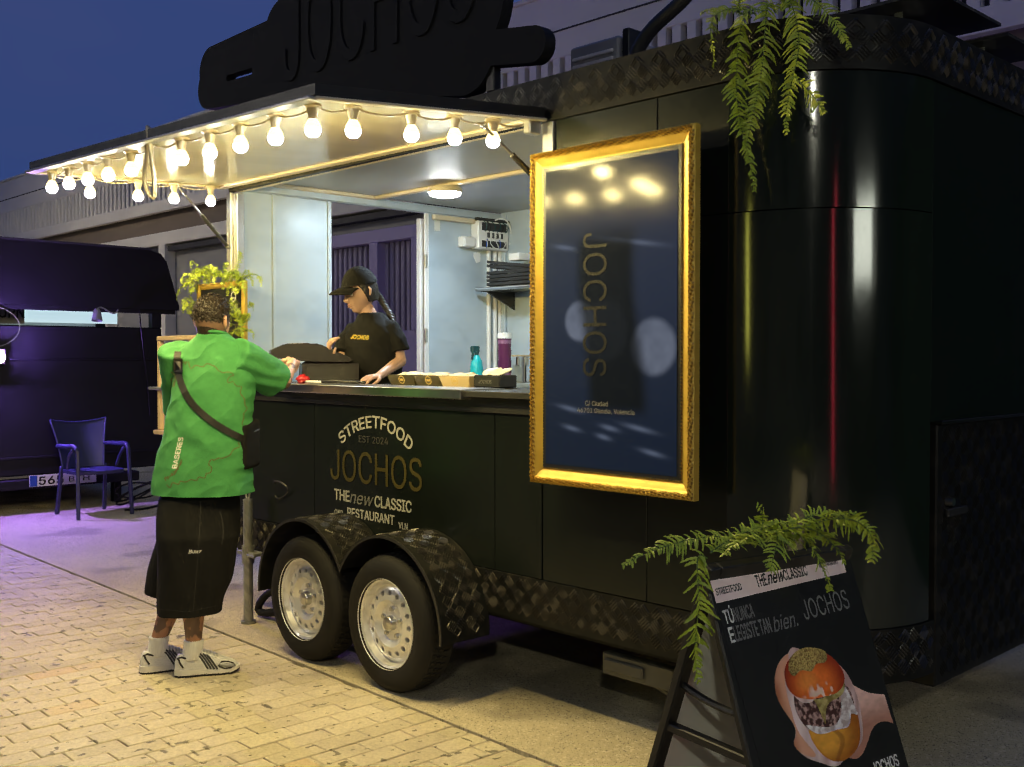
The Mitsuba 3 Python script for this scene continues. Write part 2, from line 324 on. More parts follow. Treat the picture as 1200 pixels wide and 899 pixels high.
# clip lamp hanging in its window, cable loop
cl = thing('clip_lamp', 'white clip lamp hanging under the black awning of the left trailer', 'lamp')
put('shade', lathe([(.022, 0), (.034, .02), (.052, .12), (.048, .12), (.03, .02), (0, .005)], (XN + .13, 4.30, 1.97), (.2, -.1, -1), 24), 'grey_door', cl)
put('arm', tube(spline([(XN + .13, 4.30, 1.97), (XN + .1, 4.36, 1.985), (XN + .08, 4.46, 1.94), (XN + .04, 4.55, 1.97)], 14), .008), 'grey_door', cl)
lp = [(XN + .03, 3.3 + .3 * math.cos(t), 1.78 + .2 * math.sin(t)) for t in np.linspace(-2.6, 1.2, 30)]
k = put('hanging_cable', tube(lp, .0045, 6), 'grey_door'); tag(k, 'thin pale cable looped on the left trailer wall above the purple lamp', 'cable')
k = put('black_cable', tube(spline([(XN + .03, 4.78, 1.98), (XN + .06, 4.8, 1.6), (XN + .03, 4.86, 1.2), (XN + .03, 4.88, .9)], 20), .007, 6), 'black_plastic'); tag(k, 'black cable hanging down from the awning at the right end of the left trailer', 'cable')
k = put('coiled_cable', cat_([tube([(XN + .45 + .16 * math.cos(t) * (1 + .1 * q), 4.55 + .2 * math.sin(t), .16 + .10 * math.sin(t + q) + .01 * q) for t in np.linspace(0, 2 * PI, 30)], .009, 6) for q in range(3)] + [tube(spline([(XN + .5, 4.4, .012), (XN + .55, 4.6, .012), (XN + .45, 4.8, .012), (XN + .7, 5.1, .012), (XN + .5, 5.4, .012)], 30), .011, 6)]), 'rough_black'); tag(k, 'black cable coiled on the ground behind the plastic chair', 'cable')
# ------------------------------------------------------------------ blue plastic armchair
mat('blue_plastic', (.028, .031, .085), .42)
ch = thing('plastic_armchair', 'dark blue plastic armchair standing in front of the black trailer', 'chair')
CM = shift(-9.97, 4.085, 0) @ rotz(0.06)
def cput(n, m, **k): return put(n, xf(m, CM), 'blue_plastic', ch, **k)
bk = []
for z, w, x, bow in ((.44, .20, -.20, .03), (.58, .215, -.225, .05), (.72, .235, -.255, .055), (.84, .26, -.285, .05), (.90, .275, -.30, .045)):
    yy = np.linspace(-w, w, 13); zz = z - (.035 if z > .88 else 0) * (1 - (yy / w) ** 2)
    bk.append(np.c_[x - bow * (1 - (yy / w) ** 2), yy, zz])
bk = np.array(bk); m_, n_ = bk.shape[:2]; v = np.vstack([bk.reshape(-1, 3), bk.reshape(-1, 3) - [.012, 0, 0]]); f = []
for i in range(m_ - 1):
    for j in range(n_ - 1):
        a = i * n_ + j; f += [(a, a + 1, a + n_ + 1), (a, a + n_ + 1, a + n_)]; o = m_ * n_; f += [(o + a, o + a + n_ + 1, o + a + 1), (o + a, o + a + n_, o + a + n_ + 1)]
cput('backrest', trimesh.Trimesh(v, f, process=False), smooth=40)
cput('back_rail', tube(bk[-1], .011), smooth=True)
for s in (0, -1): cput('back_stile', tube(bk[:, s], .011), smooth=True)
st = loft([ell((0, 0, .405), (.235, 0, 0), (0, .235, 0), 32, .55), ell((0, 0, .435), (.24, 0, 0), (0, .24, 0), 32, .55), ell((-.02, 0, .437), (.2, 0, 0), (0, .2, 0), 32, .6), ell((-.02, 0, .43), (.1, 0, 0), (0, .1, 0), 32, .7)])
cput('seat', st, smooth=40)
for s in (-1, 1):
    cput('leg', cat_([bar((.235, s * .262, 0), (.20, s * .245, .64), .035, .03, b=.006)]))
    cput('leg', bar((-.27, s * .235, 0), (-.20, s * .215, .46), .035, .03, b=.006))
    cput('armrest', tube(spline([(.20, s * .247, .62), (.17, s * .25, .66), (.05, s * .255, .668), (-.12, s * .25, .66), (-.235, s * .235, .655)], 18), .022, 8), smooth=True)
    cput('arm_stay', tube(spline([(-.02, s * .24, .45), (.03, s * .25, .56), (.13, s * .25, .64)], 12), .016, 8), smooth=True)
# ------------------------------------------------------------------ the food trailer
YW, XL, XC, RC, XE = 3.12, -5.62, -2.15, 0.5, -1.65
YBK = 5.30
tr = thing('food_trailer', 'black food trailer with an open serving hatch, tandem wheels and a rounded corner', 'food trailer')
Z0, Z1, ZT = .575, 2.457, 2.64
t_ = .03
def quarter(r0, r1, z0, z1, a0=0, a1=PI / 2, n=26):
    """curved plate round the corner axis (XC, YW+RC), angle 0 = facing -y, 90 deg = facing +x"""
    a = np.linspace(a0, a1, n); pts = lambda r: np.c_[XC + r * np.sin(a), YW + RC - r * np.cos(a)]
    poly = Polygon(np.vstack([pts(r1), pts(r0)[::-1]])); m = trimesh.creation.extrude_polygon(poly, z1 - z0, engine='earcut'); m.apply_translation((0, 0, z0)); return m
def tread_bars(U, V, h=.0042, pitch=.074, bl=.050, fn=None):
    """five-bar tread plate over u in [0,U], v in [0,V]; fn(u, v, h) -> points"""
    base = np.array([(-.5, -.5, 0), (.5, -.5, 0), (.5, .5, 0), (-.5, .5, 0), (-.36, -.2, 1), (.36, -.2, 1), (.36, .2, 1), (-.36, .2, 1)], float)
    F = [(0, 1, 5), (0, 5, 4), (1, 2, 6), (1, 6, 5), (2, 3, 7), (2, 7, 6), (3, 0, 4), (3, 4, 7), (4, 5, 6), (4, 6, 7)]
    V_, F_ = [], []
    s = pitch / math.sqrt(2)
    for i in range(-1, int(U / s) + 2):
        for j in range(-1, int(V / s) + 2):
            ang = PI / 4 if (i + j) % 2 else -PI / 4; cu, cv = i * s, j * s
            for q in range(-2, 3):
                dx, dy = -math.sin(ang) * q * .0105, math.cos(ang) * q * .0105
                L = bl * (1 - .09 * abs(q)); u = cu + dx + base[:, 0] * L * math.cos(ang) - base[:, 1] * .0072 * math.sin(ang); v = cv + dy + base[:, 0] * L * math.sin(ang) + base[:, 1] * .0072 * math.cos(ang)
                if u.min() < .003 or u.max() > U - .003 or v.min() < .003 or v.max() > V - .003: continue
                F_ += [tuple(len(V_) * 8 + k for k in t) for t in F]; V_.append(fn(u, v, base[:, 2] * h))
    m = trimesh.Trimesh(np.vstack(V_), F_, process=False)
    return m
# lower side panels (seams 4 mm), upper panels right of the hatch
segs = [(XL + .02, -4.752), (-4.748, -3.352), (-3.348, -3.092), (-3.058, -2.512), (-2.508, XC)]
ZC = 1.318
for a, b in segs: put('side_panel', box(a, b, YW, YW + t_, Z0, ZC if b < -3.08 else 2.0, .0015), 'black_paint', tr)
put('side_panel_strip', box(-3.09, -3.06, YW - .006, YW + t_, Z0, ZC, .003), 'black_paint', tr)
for a, b in ((-2.985, -2.472), (-2.468, XC)): put('side_panel', box(a, b, YW, YW + t_, 2.003, Z1, .0015), 'black_paint', tr)
put('seam_strip', box(-2.474, -2.466, YW - .004, YW, 2.0, Z1), 'black_paint', tr)
put('corner_panel', quarter(RC - t_, RC, Z0, 1.998), 'corner_paint', tr, smooth=30)
put('corner_panel', quarter(RC - t_, RC, 2.002, Z1), 'corner_paint', tr, smooth=30)
put('end_panel', box(XE - t_, XE, YW + RC + .002, YBK, 1.27, Z1, .0015), 'end_paint', tr)
lb = put('lower_end_box', box(XE - .1, XE + .012, YW + RC + .03, YBK, .33, 1.262, .006), 'plate_black', tr)
put('tread_pattern', tread_bars(1.6, .925, fn=lambda u, v, h: np.c_[XE + .012 + h, YW + RC + .04 + u, .335 + v]), 'plate_black', lb, kind='stuff')
put('box_ledge', box(XE - .1, XE + .03, YW + RC + .03, YBK, 1.262, 1.275, .003), 'black_paint', lb)
hd = put('latch', box(XE + .018, XE + .034, 3.70, 3.86, .93, .96, .004), 'satin_black', lb)
put('latch_knob', cyl((XE + .018, 3.715, .985), (XE + .045, 3.715, .985), .014), 'steel', hd)
# tread plate bands: roof edge and skirt, each round side, corner and end
def around(u, v, h, x0, z0, o=.008):
    u = np.asarray(u); L1 = XC - x0; L2 = L1 + RC * PI / 2; r = RC + o + h
    x = np.where(u < L1, x0 + u, 0.0); y = YW - o - h
    a = np.clip((u - L1) / RC, 0, PI / 2); cx, cy = XC + r * np.sin(a), YW + RC - r * np.cos(a)
    ex = XE + o + h; ey = YW + RC + u - L2
    return np.c_[np.where(u < L1, x, np.where(u < L2, cx, ex)), np.where(u < L1, y, np.where(u < L2, cy, ey)), z0 + np.asarray(v) + 0 * h]
def band(name, x0, z0, z1, yend):
    o = .008; a = np.linspace(0, PI / 2, 26); r1, r0 = RC + o, RC - .02
    out = [(x0, YW - o)] + [(XC + r1 * np.sin(t), YW + RC - r1 * np.cos(t)) for t in a] + [(XE + o, yend)]
    inn = [(XE - .02, yend)] + [(XC + r0 * np.sin(t), YW + RC - r0 * np.cos(t)) for t in a[::-1]] + [(x0, YW + .02)]
    m = trimesh.creation.extrude_polygon(Polygon(out + inn), z1 - z0, engine='earcut'); m.apply_translation((0, 0, z0))
    k = put(name, m, 'plate_black', tr, smooth=30)
    put('tread_pattern', tread_bars((XC - x0) + RC * PI / 2 + (yend - YW - RC), z1 - z0, fn=lambda u, v, h: around(u, v, h, x0, z0)), 'tread_bar', k, kind='stuff')
    return k
band('roof_edge', XL, Z1 + .003, ZT, YBK)
band('skirt', XL + .02, .385, Z0 - .003, YW + RC + .028)
put('roof', box(XL, XC, YW + .022, YBK, 2.60, 2.635), 'tread_paint', tr)
rp = Polygon([(XC, YW + .03)] + [(XC + (RC - .03) * math.sin(t), YW + RC - (RC - .03) * math.cos(t)) for t in np.linspace(0, PI / 2, 16)] + [(XE - .03, YBK), (XC, YBK)])
m = trimesh.creation.extrude_polygon(rp, .035, engine='earcut'); m.apply_translation((0, 0, 2.60)); put('roof_corner', m, 'tread_paint', tr)
# inside
put('ceiling', box(XL + .035, -2.25, YW + .035, YBK - .04, 2.535, 2.598), 'ceiling_liner', tr)
put('floor', box(XL, -2.25, YW + .035, YBK, .36, .42), 'rough_black', tr)
put('back_wall', box(XL + .035, -1.75, YBK - .035, YBK, .42, 2.6), 'liner', tr)
put('inner_partition', box(-2.9, -2.87, YW + .04, YBK - .04, .42, 2.53), 'liner', tr)
for y0, y1, z0, z1 in ((YW + .06, 3.80, .42, 2.47), (4.585, YBK - .036, .42, 2.53), (YW + .06, 4.583, 2.472, 2.53)):
    put('end_wall', box(XL, XL + .034, y0, y1, z0, z1, .001), 'liner', tr)
for y in (3.40, 3.795): put('wall_strip', box(XL + .0345, XL + .042, y - .022, y + .005, .42, 2.47, .002), 'liner', tr)
put('door_frame', box(XL + .0345, XL + .05, 4.545, 4.582, .42, 2.47, .004), 'white_plastic', tr)
dl = put('door_leaf', xf(box(-.72, 0, -.02, .02, 0, 2.0, .004), shift(XL - .03, 4.55, .44) @ rotz(-1.50)), 'white_plastic', tr)
for z in (.9, 1.6, 2.1): put('hinge', box(XL + .05, XL + .062, 4.535, 4.56, z, z + .09, .003), 'steel', dl)
put('wall_top_rail', box(XL + .0345, XL + .056, YW + .06, YBK - .04, 2.475, 2.515, .003), 'liner', tr)
put('cable_trunking', box(XL + .057, XL + .09, 4.60, YBK - .04, 2.43, 2.462, .003), 'ivory_trim', tr)
for y in (5.13, 5.19, 5.235): put('cable_pipe', cyl((XL + .05, y, 1.3), (XL + .05, y, 2.28), .016, 12), 'white_plastic', tr, smooth=40)
put('corner_trim', box(XL + .06, XL + .1, YBK - .06, YBK - .036, .42, 2.53, .004), 'liner', tr)
put('ceiling_strip', box(-5.55, -3.0, 4.105, 4.145, 2.512, 2.534, .004), 'ivory_trim', tr)
put('ceiling_strip', box(-5.57, -5.535, YW + .1, 4.10, 2.512, 2.534, .004), 'ivory_trim', tr)
# hatch frame
put('corner_post', box(XL - .025, XL + .028, YW - .012, YW + .058, .40, 2.457, .004), 'aluminium', tr)
put('corner_post_strip', box(XL + .032, XL + .075, YW + .004, YW + .05, ZC, 2.45, .004), 'aluminium', tr)
put('hatch_post', box(-3.05, -2.99, YW - .014, YW + .05, ZC, 2.455, .003), 'aluminium', tr)
put('hatch_header', box(XL + .03, -3.0, YW + .004, YW + .06, 2.462, 2.53, .004), 'ivory_trim', tr)
# counter: steel front edge, dark rest
ct = put('counter', box(-5.50, -3.07, YW - .06, 3.56, 1.322, 1.350, .003), 'satin_black', tr)
put('steel_edge', box(-5.0, -3.49, YW - .075, YW + .2, 1.312, 1.356, .004), 'steel', ct)
put('counter_batten', box(-5.50, -3.07, YW - .012, YW - .002, 1.255, 1.32, .002), 'satin_black', ct)
# raised hatch flap, sagging a little towards its right outer corner
hl, hr, ol, orr = np.array([XL - .03, YW - .02, 2.492]), np.array([-3.03, YW - .02, 2.468]), np.array([XL - .03, 2.0, 2.452]), np.array([-3.03, 2.0, 2.372])
def flap(z0, z1, ins=0.0, n=24):
    v, f = [], []
    for z in (z0, z1):
        for i in range(n + 1):
            for j in range(n + 1):
                a, b = ins / 2.6 + (1 - 2 * ins / 2.6) * i / n, ins / 1.1 + (1 - 2 * ins / 1.1) * j / n
                v.append((hl * (1 - a) + hr * a) * (1 - b) + (ol * (1 - a) + orr * a) * b + [0, 0, z])
    o = (n + 1) ** 2
    for i in range(n):
        for j in range(n):
            a = i * (n + 1) + j; q = (a, a + 1, a + n + 2, a + n + 1); f += [(q[0], q[1], q[2]), (q[0], q[2], q[3])]; q = [k + o for k in q]; f += [(q[0], q[2], q[1]), (q[0], q[3], q[2])]
    rim = [i * (n + 1) for i in range(n + 1)] + [n * (n + 1) + j for j in range(1, n + 1)] + [i * (n + 1) + n for i in range(n - 1, -1, -1)] + [j for j in range(n - 1, 0, -1)]
    for k in range(len(rim)):
        a, b = rim[k], rim[(k + 1) % len(rim)]; f += [(a, b, b + o), (a, b + o, a + o)]
    m = trimesh.Trimesh(v, f, process=False); m.fix_normals(); return m
fp = put('hatch_flap', flap(.006, .045), 'satin_black', tr, smooth=30)
put('flap_lining', flap(0.0, .005, .012), 'flap_liner', fp, smooth=30)
dz = np.array([0, 0, -.012])
for n_, a, b, w in (('outer_rim', ol, orr, .05), ('side_rim', ol, hl, .035), ('side_rim', orr, hr, .035), ('hinge_rim', hl + [0, -.02, 0], hr + [0, -.02, 0], .05)):
    put(n_, bar(a + dz * .5 + [0, 0, .0], b + dz * .5, w, .012, b=.003), 'ivory_trim' if n_ != 'outer_rim' else 'aluminium', fp)
put('rim_end_block', box(-3.075, -3.035, YW - .10, YW - .03, 2.40, 2.455, .006), 'aluminium', fp)
def strut(a, b):
    a, b = np.array(a), np.array(b); m = a * .52 + b * .48
    k = put('gas_strut', cyl(m, b, .012, 14), 'black_plastic', tr, smooth=40)
    put('piston_rod', cyl(a, m, .006, 10), 'steel', k, smooth=40)
    for q in (a, b): put('ball_end', trimesh.creation.icosphere(2, .013).apply_translation(q), 'steel', k, smooth=True)
strut((XL + .02, 2.78, 2.462), (XL + .02, YW - .03, 2.14)); strut((-3.07, 2.80, 2.40), (-3.035, YW - .03, 2.20))
# fenders and wheels
WX, WZ, WR, WY = (-4.453, -3.774), .306, .306, 2.835
def fender_band(r0, r1):
    a = unary_union([Point(x, WZ).buffer(r1, 48) for x in WX]).difference(unary_union([Point(x, WZ).buffer(r0, 48) for x in WX]))
    a = a.difference(unary_union([Point(x, WZ).buffer(r0, 48) for x in WX]))
    return a.intersection(sbox(-5.2, .285, -3.2, 1.2))
MY = plane((0, 3.115, 0), (1, 0, 0), (0, 0, 1))     # extrude towards -y
fe = put('fender', prism(fender_band(.392, .397), 3.115 - WY - .01, MY), 'plate_black', tr, smooth=30)
put('fender_lip', prism(fender_band(.384, .398), .006, plane((0, WY + .008, 0), (1, 0, 0), (0, 0, 1))), 'satin_black', fe)
fb = []
for x, a0, a1 in ((WX[0], -3.08, -1.0), (WX[1], -2.14, .02)):
    # angle measured so that the tread wraps over the top
    A0, A1 = (math.pi * .985, math.pi * .16) if x == WX[0] else (math.pi * .84, -.03)
    L = .397 * abs(A1 - A0)
    fb.append(tread_bars(L, .255, fn=lambda u, v, h, x=x, A0=A0: np.c_[x + (.397 + h) * np.cos(A0 - u / .397), WY + .016 + v, WZ + (.397 + h) * np.sin(A0 - u / .397)]))
for m in fb: put('tread_pattern', m, 'tread_bar', fe, kind='stuff')
mat('tyre', lambda p, n, u: mix(C(.006, .006, .006), C(.014, .013, .012), fbm(p.x * 8, p.y * 8, p.z * 8)), .72, spec=.3)
mat('rim_silver', lambda p, n, u: mix(C(.80, .80, .79), C(.58, .57, .54), smoothstep(.5, .85, fbm(p.x * 22, p.y * 22, p.z * 22))), .30, metallic=.6)
def wheel(x, front=True, y=WY):
    s = 1 if front else -1
    w = put('wheel', cyl((x, y + s * .085, WZ), (x, y + s * .15, WZ), .1), 'rough_black', tr)
    prof = [(.196, .03), (.200, .012), (.215, .004), (.245, .001), (.272, .006), (.290, .018), (.301, .03), (.306, .05), (.306, .14), (.301, .16), (.285, .178), (.2, .175)]
    put('tyre', lathe(prof + [(.19, .16), (.19, .03), (.196, .03)], (x, y, WZ), (0, s, 0), 64), 'tyre', w, smooth=35)
    gs = []
    for k in range(60):
        a = k * 2 * PI / 60
        for q, (r, yy) in enumerate(((.3055, .055), (.307, .085), (.307, .115))):
            g = box(-.0055, .0055, yy - .012, yy + .012, r - .004, r + .0035); M = np.eye(4); M[:3, 0], M[:3, 1], M[:3, 2], M[:3, 3] = (math.cos(a + q * .03), 0, -math.sin(a + q * .03)), (0, s, 0), (math.sin(a + q * .03), 0, math.cos(a + q * .03)), (x, y, WZ)
            g.apply_transform(M); gs.append(g)
    put('tread_blocks', cat_(gs), 'tyre', w, kind='stuff')
    rim = [(.202, .006), (.204, .012), (.198, .02), (.188, .026), (.183, .05), (.176, .058), (.168, .05), (.150, .040), (.125, .034), (.105, .030), (.092, .042), (.080, .052), (.060, .054), (.045, .052), (.036, .05), (0, .05)]
    disc = lathe(rim + [(0, .07), (.19, .075), (.202, .006)], (x, y, WZ), (0, s, 0), 72); disc = weld(disc)
    cut = []
    for k in range(16):
        a = k * 2 * PI / 16; c = np.array((x + .136 * math.cos(a), 0, WZ + .136 * math.sin(a)))
        h = trimesh.creation.cylinder(radius=.0125, height=.2, sections=14); h.apply_transform(plane((c[0], y + s * .05, c[2]), (1, 0, 0), (0, 0, 1))); cut.append(h)
    try:
        D = man(disc)
        if D.is_empty(): raise ValueError
        for h in cut: D = D - man(h)
        rimm = weld(tri(D))
    except Exception:
        rimm = disc
    r = put('rim', rimm, 'rim_silver', w, smooth=32)
    for k in range(5):
        a = k * 2 * PI / 5 + .3; c = np.array((x + .063 * math.cos(a), y + s * .053, WZ + .063 * math.sin(a)))
        put('wheel_bolt', lathe([(.011, 0), (.011, -.008), (.009, -.014), (0, -.015)], c, (0, s, 0), 6), 'steel', r)
    put('hub_cap', lathe([(.034, .05), (.033, .026), (.029, .02), (.012, .017), (0, .018)], (x, y, WZ), (0, s, 0), 28), 'steel', r, smooth=30)
for x in WX: wheel(x)
for x in WX: wheel(x, False, YBK + .05)
for x in WX: put('axle', cyl((x, 3.0, WZ), (x, 5.15, WZ), .035), 'rough_black', tr)
for y in (3.45, 4.9): put('chassis_beam', box(XL + .1, -2.0, y, y + .06, .25, .36), 'rough_black', tr)
# rear bumper lamp holder, support foot, stabiliser jack
bh = put('lamp_bracket', box(-2.82, -2.46, 3.22, 3.27, .215, .305, .006), 'dark_steel', tr)
put('side_lamp', box(-2.80, -2.60, 3.206, 3.219, .235, .285, .006), 'dark_steel', bh)
put('bracket_brace', bar((-2.60, 3.26, .22), (-2.40, 3.4, .08), .04, .012), 'dark_steel', bh)
jk = put('stabiliser_jack', cyl((-5.30, 3.04, .012), (-5.30, 3.04, .70), .027, 20), 'galvanised', tr, smooth=40)
put('jack_sleeve', cyl((-5.30, 3.04, .34), (-5.30, 3.04, .44), .035, 20), 'galvanised', jk, smooth=40)
put('jack_foot', cyl((-5.30, 3.04, 0), (-5.30, 3.04, .014), .042, 20), 'galvanised', jk, smooth=40)
put('jack_clamp', box(-5.39, -5.21, 3.02, 3.09, .385, .405, .003), 'galvanised', jk)
put('jack_screw', cyl((-5.24, 3.0, .395), (-5.16, 3.0, .395), .008, 10), 'galvanised', jk)
put('jack_handle', tube([(-5.30 + .022 * math.cos(t), 3.04, .745 + .045 * math.sin(t)) for t in np.linspace(0, 2 * PI, 26)], .006, 8), 'galvanised', jk, smooth=True)
put('swing_foot', tube(spline([(-5.0, 3.25, .37), (-5.18, 3.2, .2), (-5.36, 3.16, .10), (-5.40, 3.16, .04), (-5.33, 3.16, .03), (-5.05, 3.2, .22)], 24), .022, 8), 'rough_black', jk, smooth=True)
hk = tube(spline([(-5.12, YW - .012, .80), (-5.05, YW - .03, .815), (-4.98, YW - .02, .78), (-5.02, YW - .015, .74), (-5.12, YW - .012, .73)], 20), .005, 6); put('wall_hook', hk, 'black_plastic', tr)
# printed lettering on the side
SP = lambda x, z: plane((x, YW - .0025, z), (1, 0, 0), (0, 0, 1))
put('lettering', lettering('STREETFOOD', .058, SP(-4.216, 1.150), .0015, width=.60, bold=True, arc=.44), 'side_print', tr, label='arched white word on the trailer side')
put('lettering', lettering('EST 2024', .034, SP(-4.225, 1.072), .0015, width=.24, center=True), 'dim_print', tr)
put('lettering', lettering('JOCHOS', .155, SP(-4.220, .868), .0015, width=.75, center=True), 'gold_print', tr, label='dull gold shop name on the trailer side')
put('lettering', lettering('THE', .054, SP(-4.562, .764), .0015, width=.135, bold=True), 'side_print', tr)
put('lettering', lettering('new', .062, SP(-4.425, .760), .0015, width=.185, shear=.35), 'grey_print', tr)
put('lettering', lettering('CLASSIC', .054, SP(-4.214, .761), .0015, width=.29, bold=True), 'side_print', tr)
put('lettering', lettering('GND', .035, SP(-4.560, .679), .0015, width=.075), 'side_print', tr)
put('lettering', lettering('RESTAURANT', .044, SP(-4.447, .689), .0015, width=.39, bold=True), 'side_print', tr)
put('lettering', lettering('VLN', .030, SP(-4.024, .676), .0015, width=.07, bold=True), 'side_print', tr)
# ceiling lamp inside
lm = thing('ceiling_lamp', 'round white lamp glowing on the ceiling inside the hatch', 'lamp')
put('base', lathe([(.10, 0), (.105, -.012), (.103, -.03), (0, -.03)], (-4.86, 4.12, 2.51), sec=40), 'ivory_trim', lm, smooth=35)
k = put('diffuser', lathe([(0, -.056), (.07, -.054), (.092, -.047), (.097, -.031)], (-4.86, 4.12, 2.51), sec=40), 'white_plastic', lm, smooth=35)
scene[k]['emitter'] = {'type': 'area', 'radiance': {'type': 'rgb', 'value': [125, 160, 190]}, 'sampling_weight': 5.0}
# string of bulbs under the flap
def on_flap(x, y):
    a = (x - hl[0]) / (hr[0] - hl[0]); b = (y - hl[1]) / (ol[1] - hl[1]); return ((hl * (1 - a) + hr * a) * (1 - b) + (ol * (1 - a) + orr * a) * b)[2] - .01
spots = [('outer', x, 2.05) for x in (-3.12, -3.362, -3.61, -3.848, -4.085, -4.561, -4.804, -5.036, -5.264, -5.484)] + [('left', -5.60, y) for y in (2.29, 2.554, 2.762, 2.986)] + [('right', -3.08, y) for y in (2.19, 2.45, 2.66, 2.86)]
mat('bulb_glass', (.05, .045, .03), .2)
sock = lathe([(0, .0), (.032, 0), (.033, -.008), (.022, -.014), (.020, -.026), (.0155, -.044), (.0150, -.0499), (.0, -.0499)], sec=20)
gp = [(.0135, -.044), (.0150, -.050), (.0215, -.060), (.0270, -.071), (.0293, -.083), (.0285, -.092), (.0245, -.103), (.016, -.111), (.008, -.1138), (0, -.1142)]
globe = lathe(gp[4:][::-1], sec=24); tip = lathe(gp[1:5][::-1], sec=24)
assert globe.face_normals[:, 2].mean() < 0
sockd, globed, tipd = mikit.ply(sock, 'ivory_trim', smooth=30), mikit.ply(globe, 'white_plastic', smooth=True), mikit.ply(tip, 'bulb_glass', smooth=True)
words = {'outer': 'glowing bulb hanging under the long outer edge of the raised flap', 'left': 'glowing bulb hanging under the far short edge of the raised flap', 'right': 'glowing bulb hanging under the near short edge of the raised flap'}
place = {'outer': ('first', 'second', 'third', 'fourth', 'fifth', 'sixth', 'seventh', 'eighth', 'ninth', 'tenth'), 'left': ('first', 'second', 'third', 'fourth')}
cnt = {'outer': 0, 'left': 0, 'right': 0}
for w, x, y in spots:
    i = cnt[w]; cnt[w] += 1; o = ('first', 'second', 'third', 'fourth', 'fifth', 'sixth', 'seventh', 'eighth', 'ninth', 'tenth')[i]
    side = {'outer': 'long outer flap edge, counted from the near corner', 'left': 'far short flap edge, counted from the outer corner', 'right': 'near short flap edge, counted from the outer corner'}[w]
    b = thing('light_bulb', f'{o} glowing bulb along the {side}', 'bulb', 'string light bulbs under the flap')
    z = on_flap(x, y); tw = T().translate([x, y, z]).rotate([0, 0, 1], float(rng.uniform(0, 360)))
    kk = newkey('socket', b); scene[kk] = {**sockd, 'to_world': tw}
    kk = newkey('globe', b); scene[kk] = {**globed, 'to_world': tw, 'emitter': {'type': 'area', 'radiance': {'type': 'rgb', 'value': [BULB_GLOW, BULB_GLOW * .785, BULB_GLOW * .31]}, 'sampling_weight': 1.0}}
    kk = newkey('globe_neck', b); scene[kk] = {**tipd, 'to_world': tw, 'emitter': {'type': 'area', 'radiance': {'type': 'rgb', 'value': [3.2, 2.3, .72]}, 'sampling_weight': .02}}
pts = [(XL + .02, 3.0, 0), (XL + .02, 2.77, 0), (XL + .02, 2.55, 0), (XL + .02, 2.29, 0), (XL + .03, 2.07, 0), (-5.264, 2.05, 0), (-5.036, 2.05, 0), (-4.8, 2.05, 0), (-4.56, 2.05, 0), (-4.33, 2.05, 0), (-4.085, 2.05, 0), (-3.848, 2.05, 0), (-3.61, 2.05, 0), (-3.362, 2.05, 0), (-3.12, 2.06, 0), (-3.08, 2.19, 0), (-3.08, 2.45, 0), (-3.08, 2.66, 0), (-3.08, 2.86, 0), (-3.08, 3.05, 0)]
cp = []
for a, b in zip(pts[:-1], pts[1:]):
    for t in np.linspace(0, 1, 8, endpoint=False):
        x, y = a[0] + (b[0] - a[0]) * t, a[1] + (b[1] - a[1]) * t; cp.append((x, y, on_flap(x, y) - .004 - .02 * 4 * t * (1 - t)))
k = put('light_string_cable', tube(cp, .004, 6), 'ivory_trim', smooth=True); tag(k, 'cable of the bulb string sagging between sockets under the flap', 'cable')
sl = [(-4.31, 2.03, 2.40)]
k = put('flap_pull_strap', tube(spline([(-4.345, 2.02, 2.41), (-4.345, 2.015, 2.30), (-4.335, 2.02, 2.20), (-4.31, 2.03, 2.175), (-4.29, 2.03, 2.22), (-4.30, 2.025, 2.41)], 30), [.010] * 30, 8), 'ivory_trim', smooth=True); tag(k, 'loop of strap hanging from the middle of the flap edge', 'strap')
# ------------------------------------------------------------------ framed screen on the side
def goldc(p, n, u):
    b = mix(C(.46, .29, .045), C(.64, .44, .09), fbm(p.x * 18, p.y * 18, p.z * 18)); d = dr.minimum(dr.abs(p.x - FX0), dr.abs(p.x - FX1)); d = dr.minimum(d, dr.minimum(dr.abs(p.z - FZ0), dr.abs(p.z - FZ1)))
    w = smoothstep(.0295, .0235, d) + smoothstep(.0575, .060, d) * smoothstep(.0722, .069, d)      # varnish brown painted into the carved bands as relief shading
    l = p.x + p.z; k = dr.sin(l * 241.7 + d * 260) * dr.cos(l * 120.8 - d * 390); k2 = dr.sin(l * 420.)
    v = dr.select(d < .038, smoothstep(.15, -.45, k), smoothstep(.2, -.6, k2)) * smoothstep(.0012, .0025, d)
    return mix(b, C(.13, .055, .008), .80 * w * v)
mat('gold', goldc, .40, metallic=.5, spec=.5)
FX0, FX1, FZ0, FZ1, FY = -2.985, -2.187, 1.0, 2.30, 2.965
fr = thing('framed_screen', 'tall screen in a carved gold frame mounted on the trailer side', 'screen')
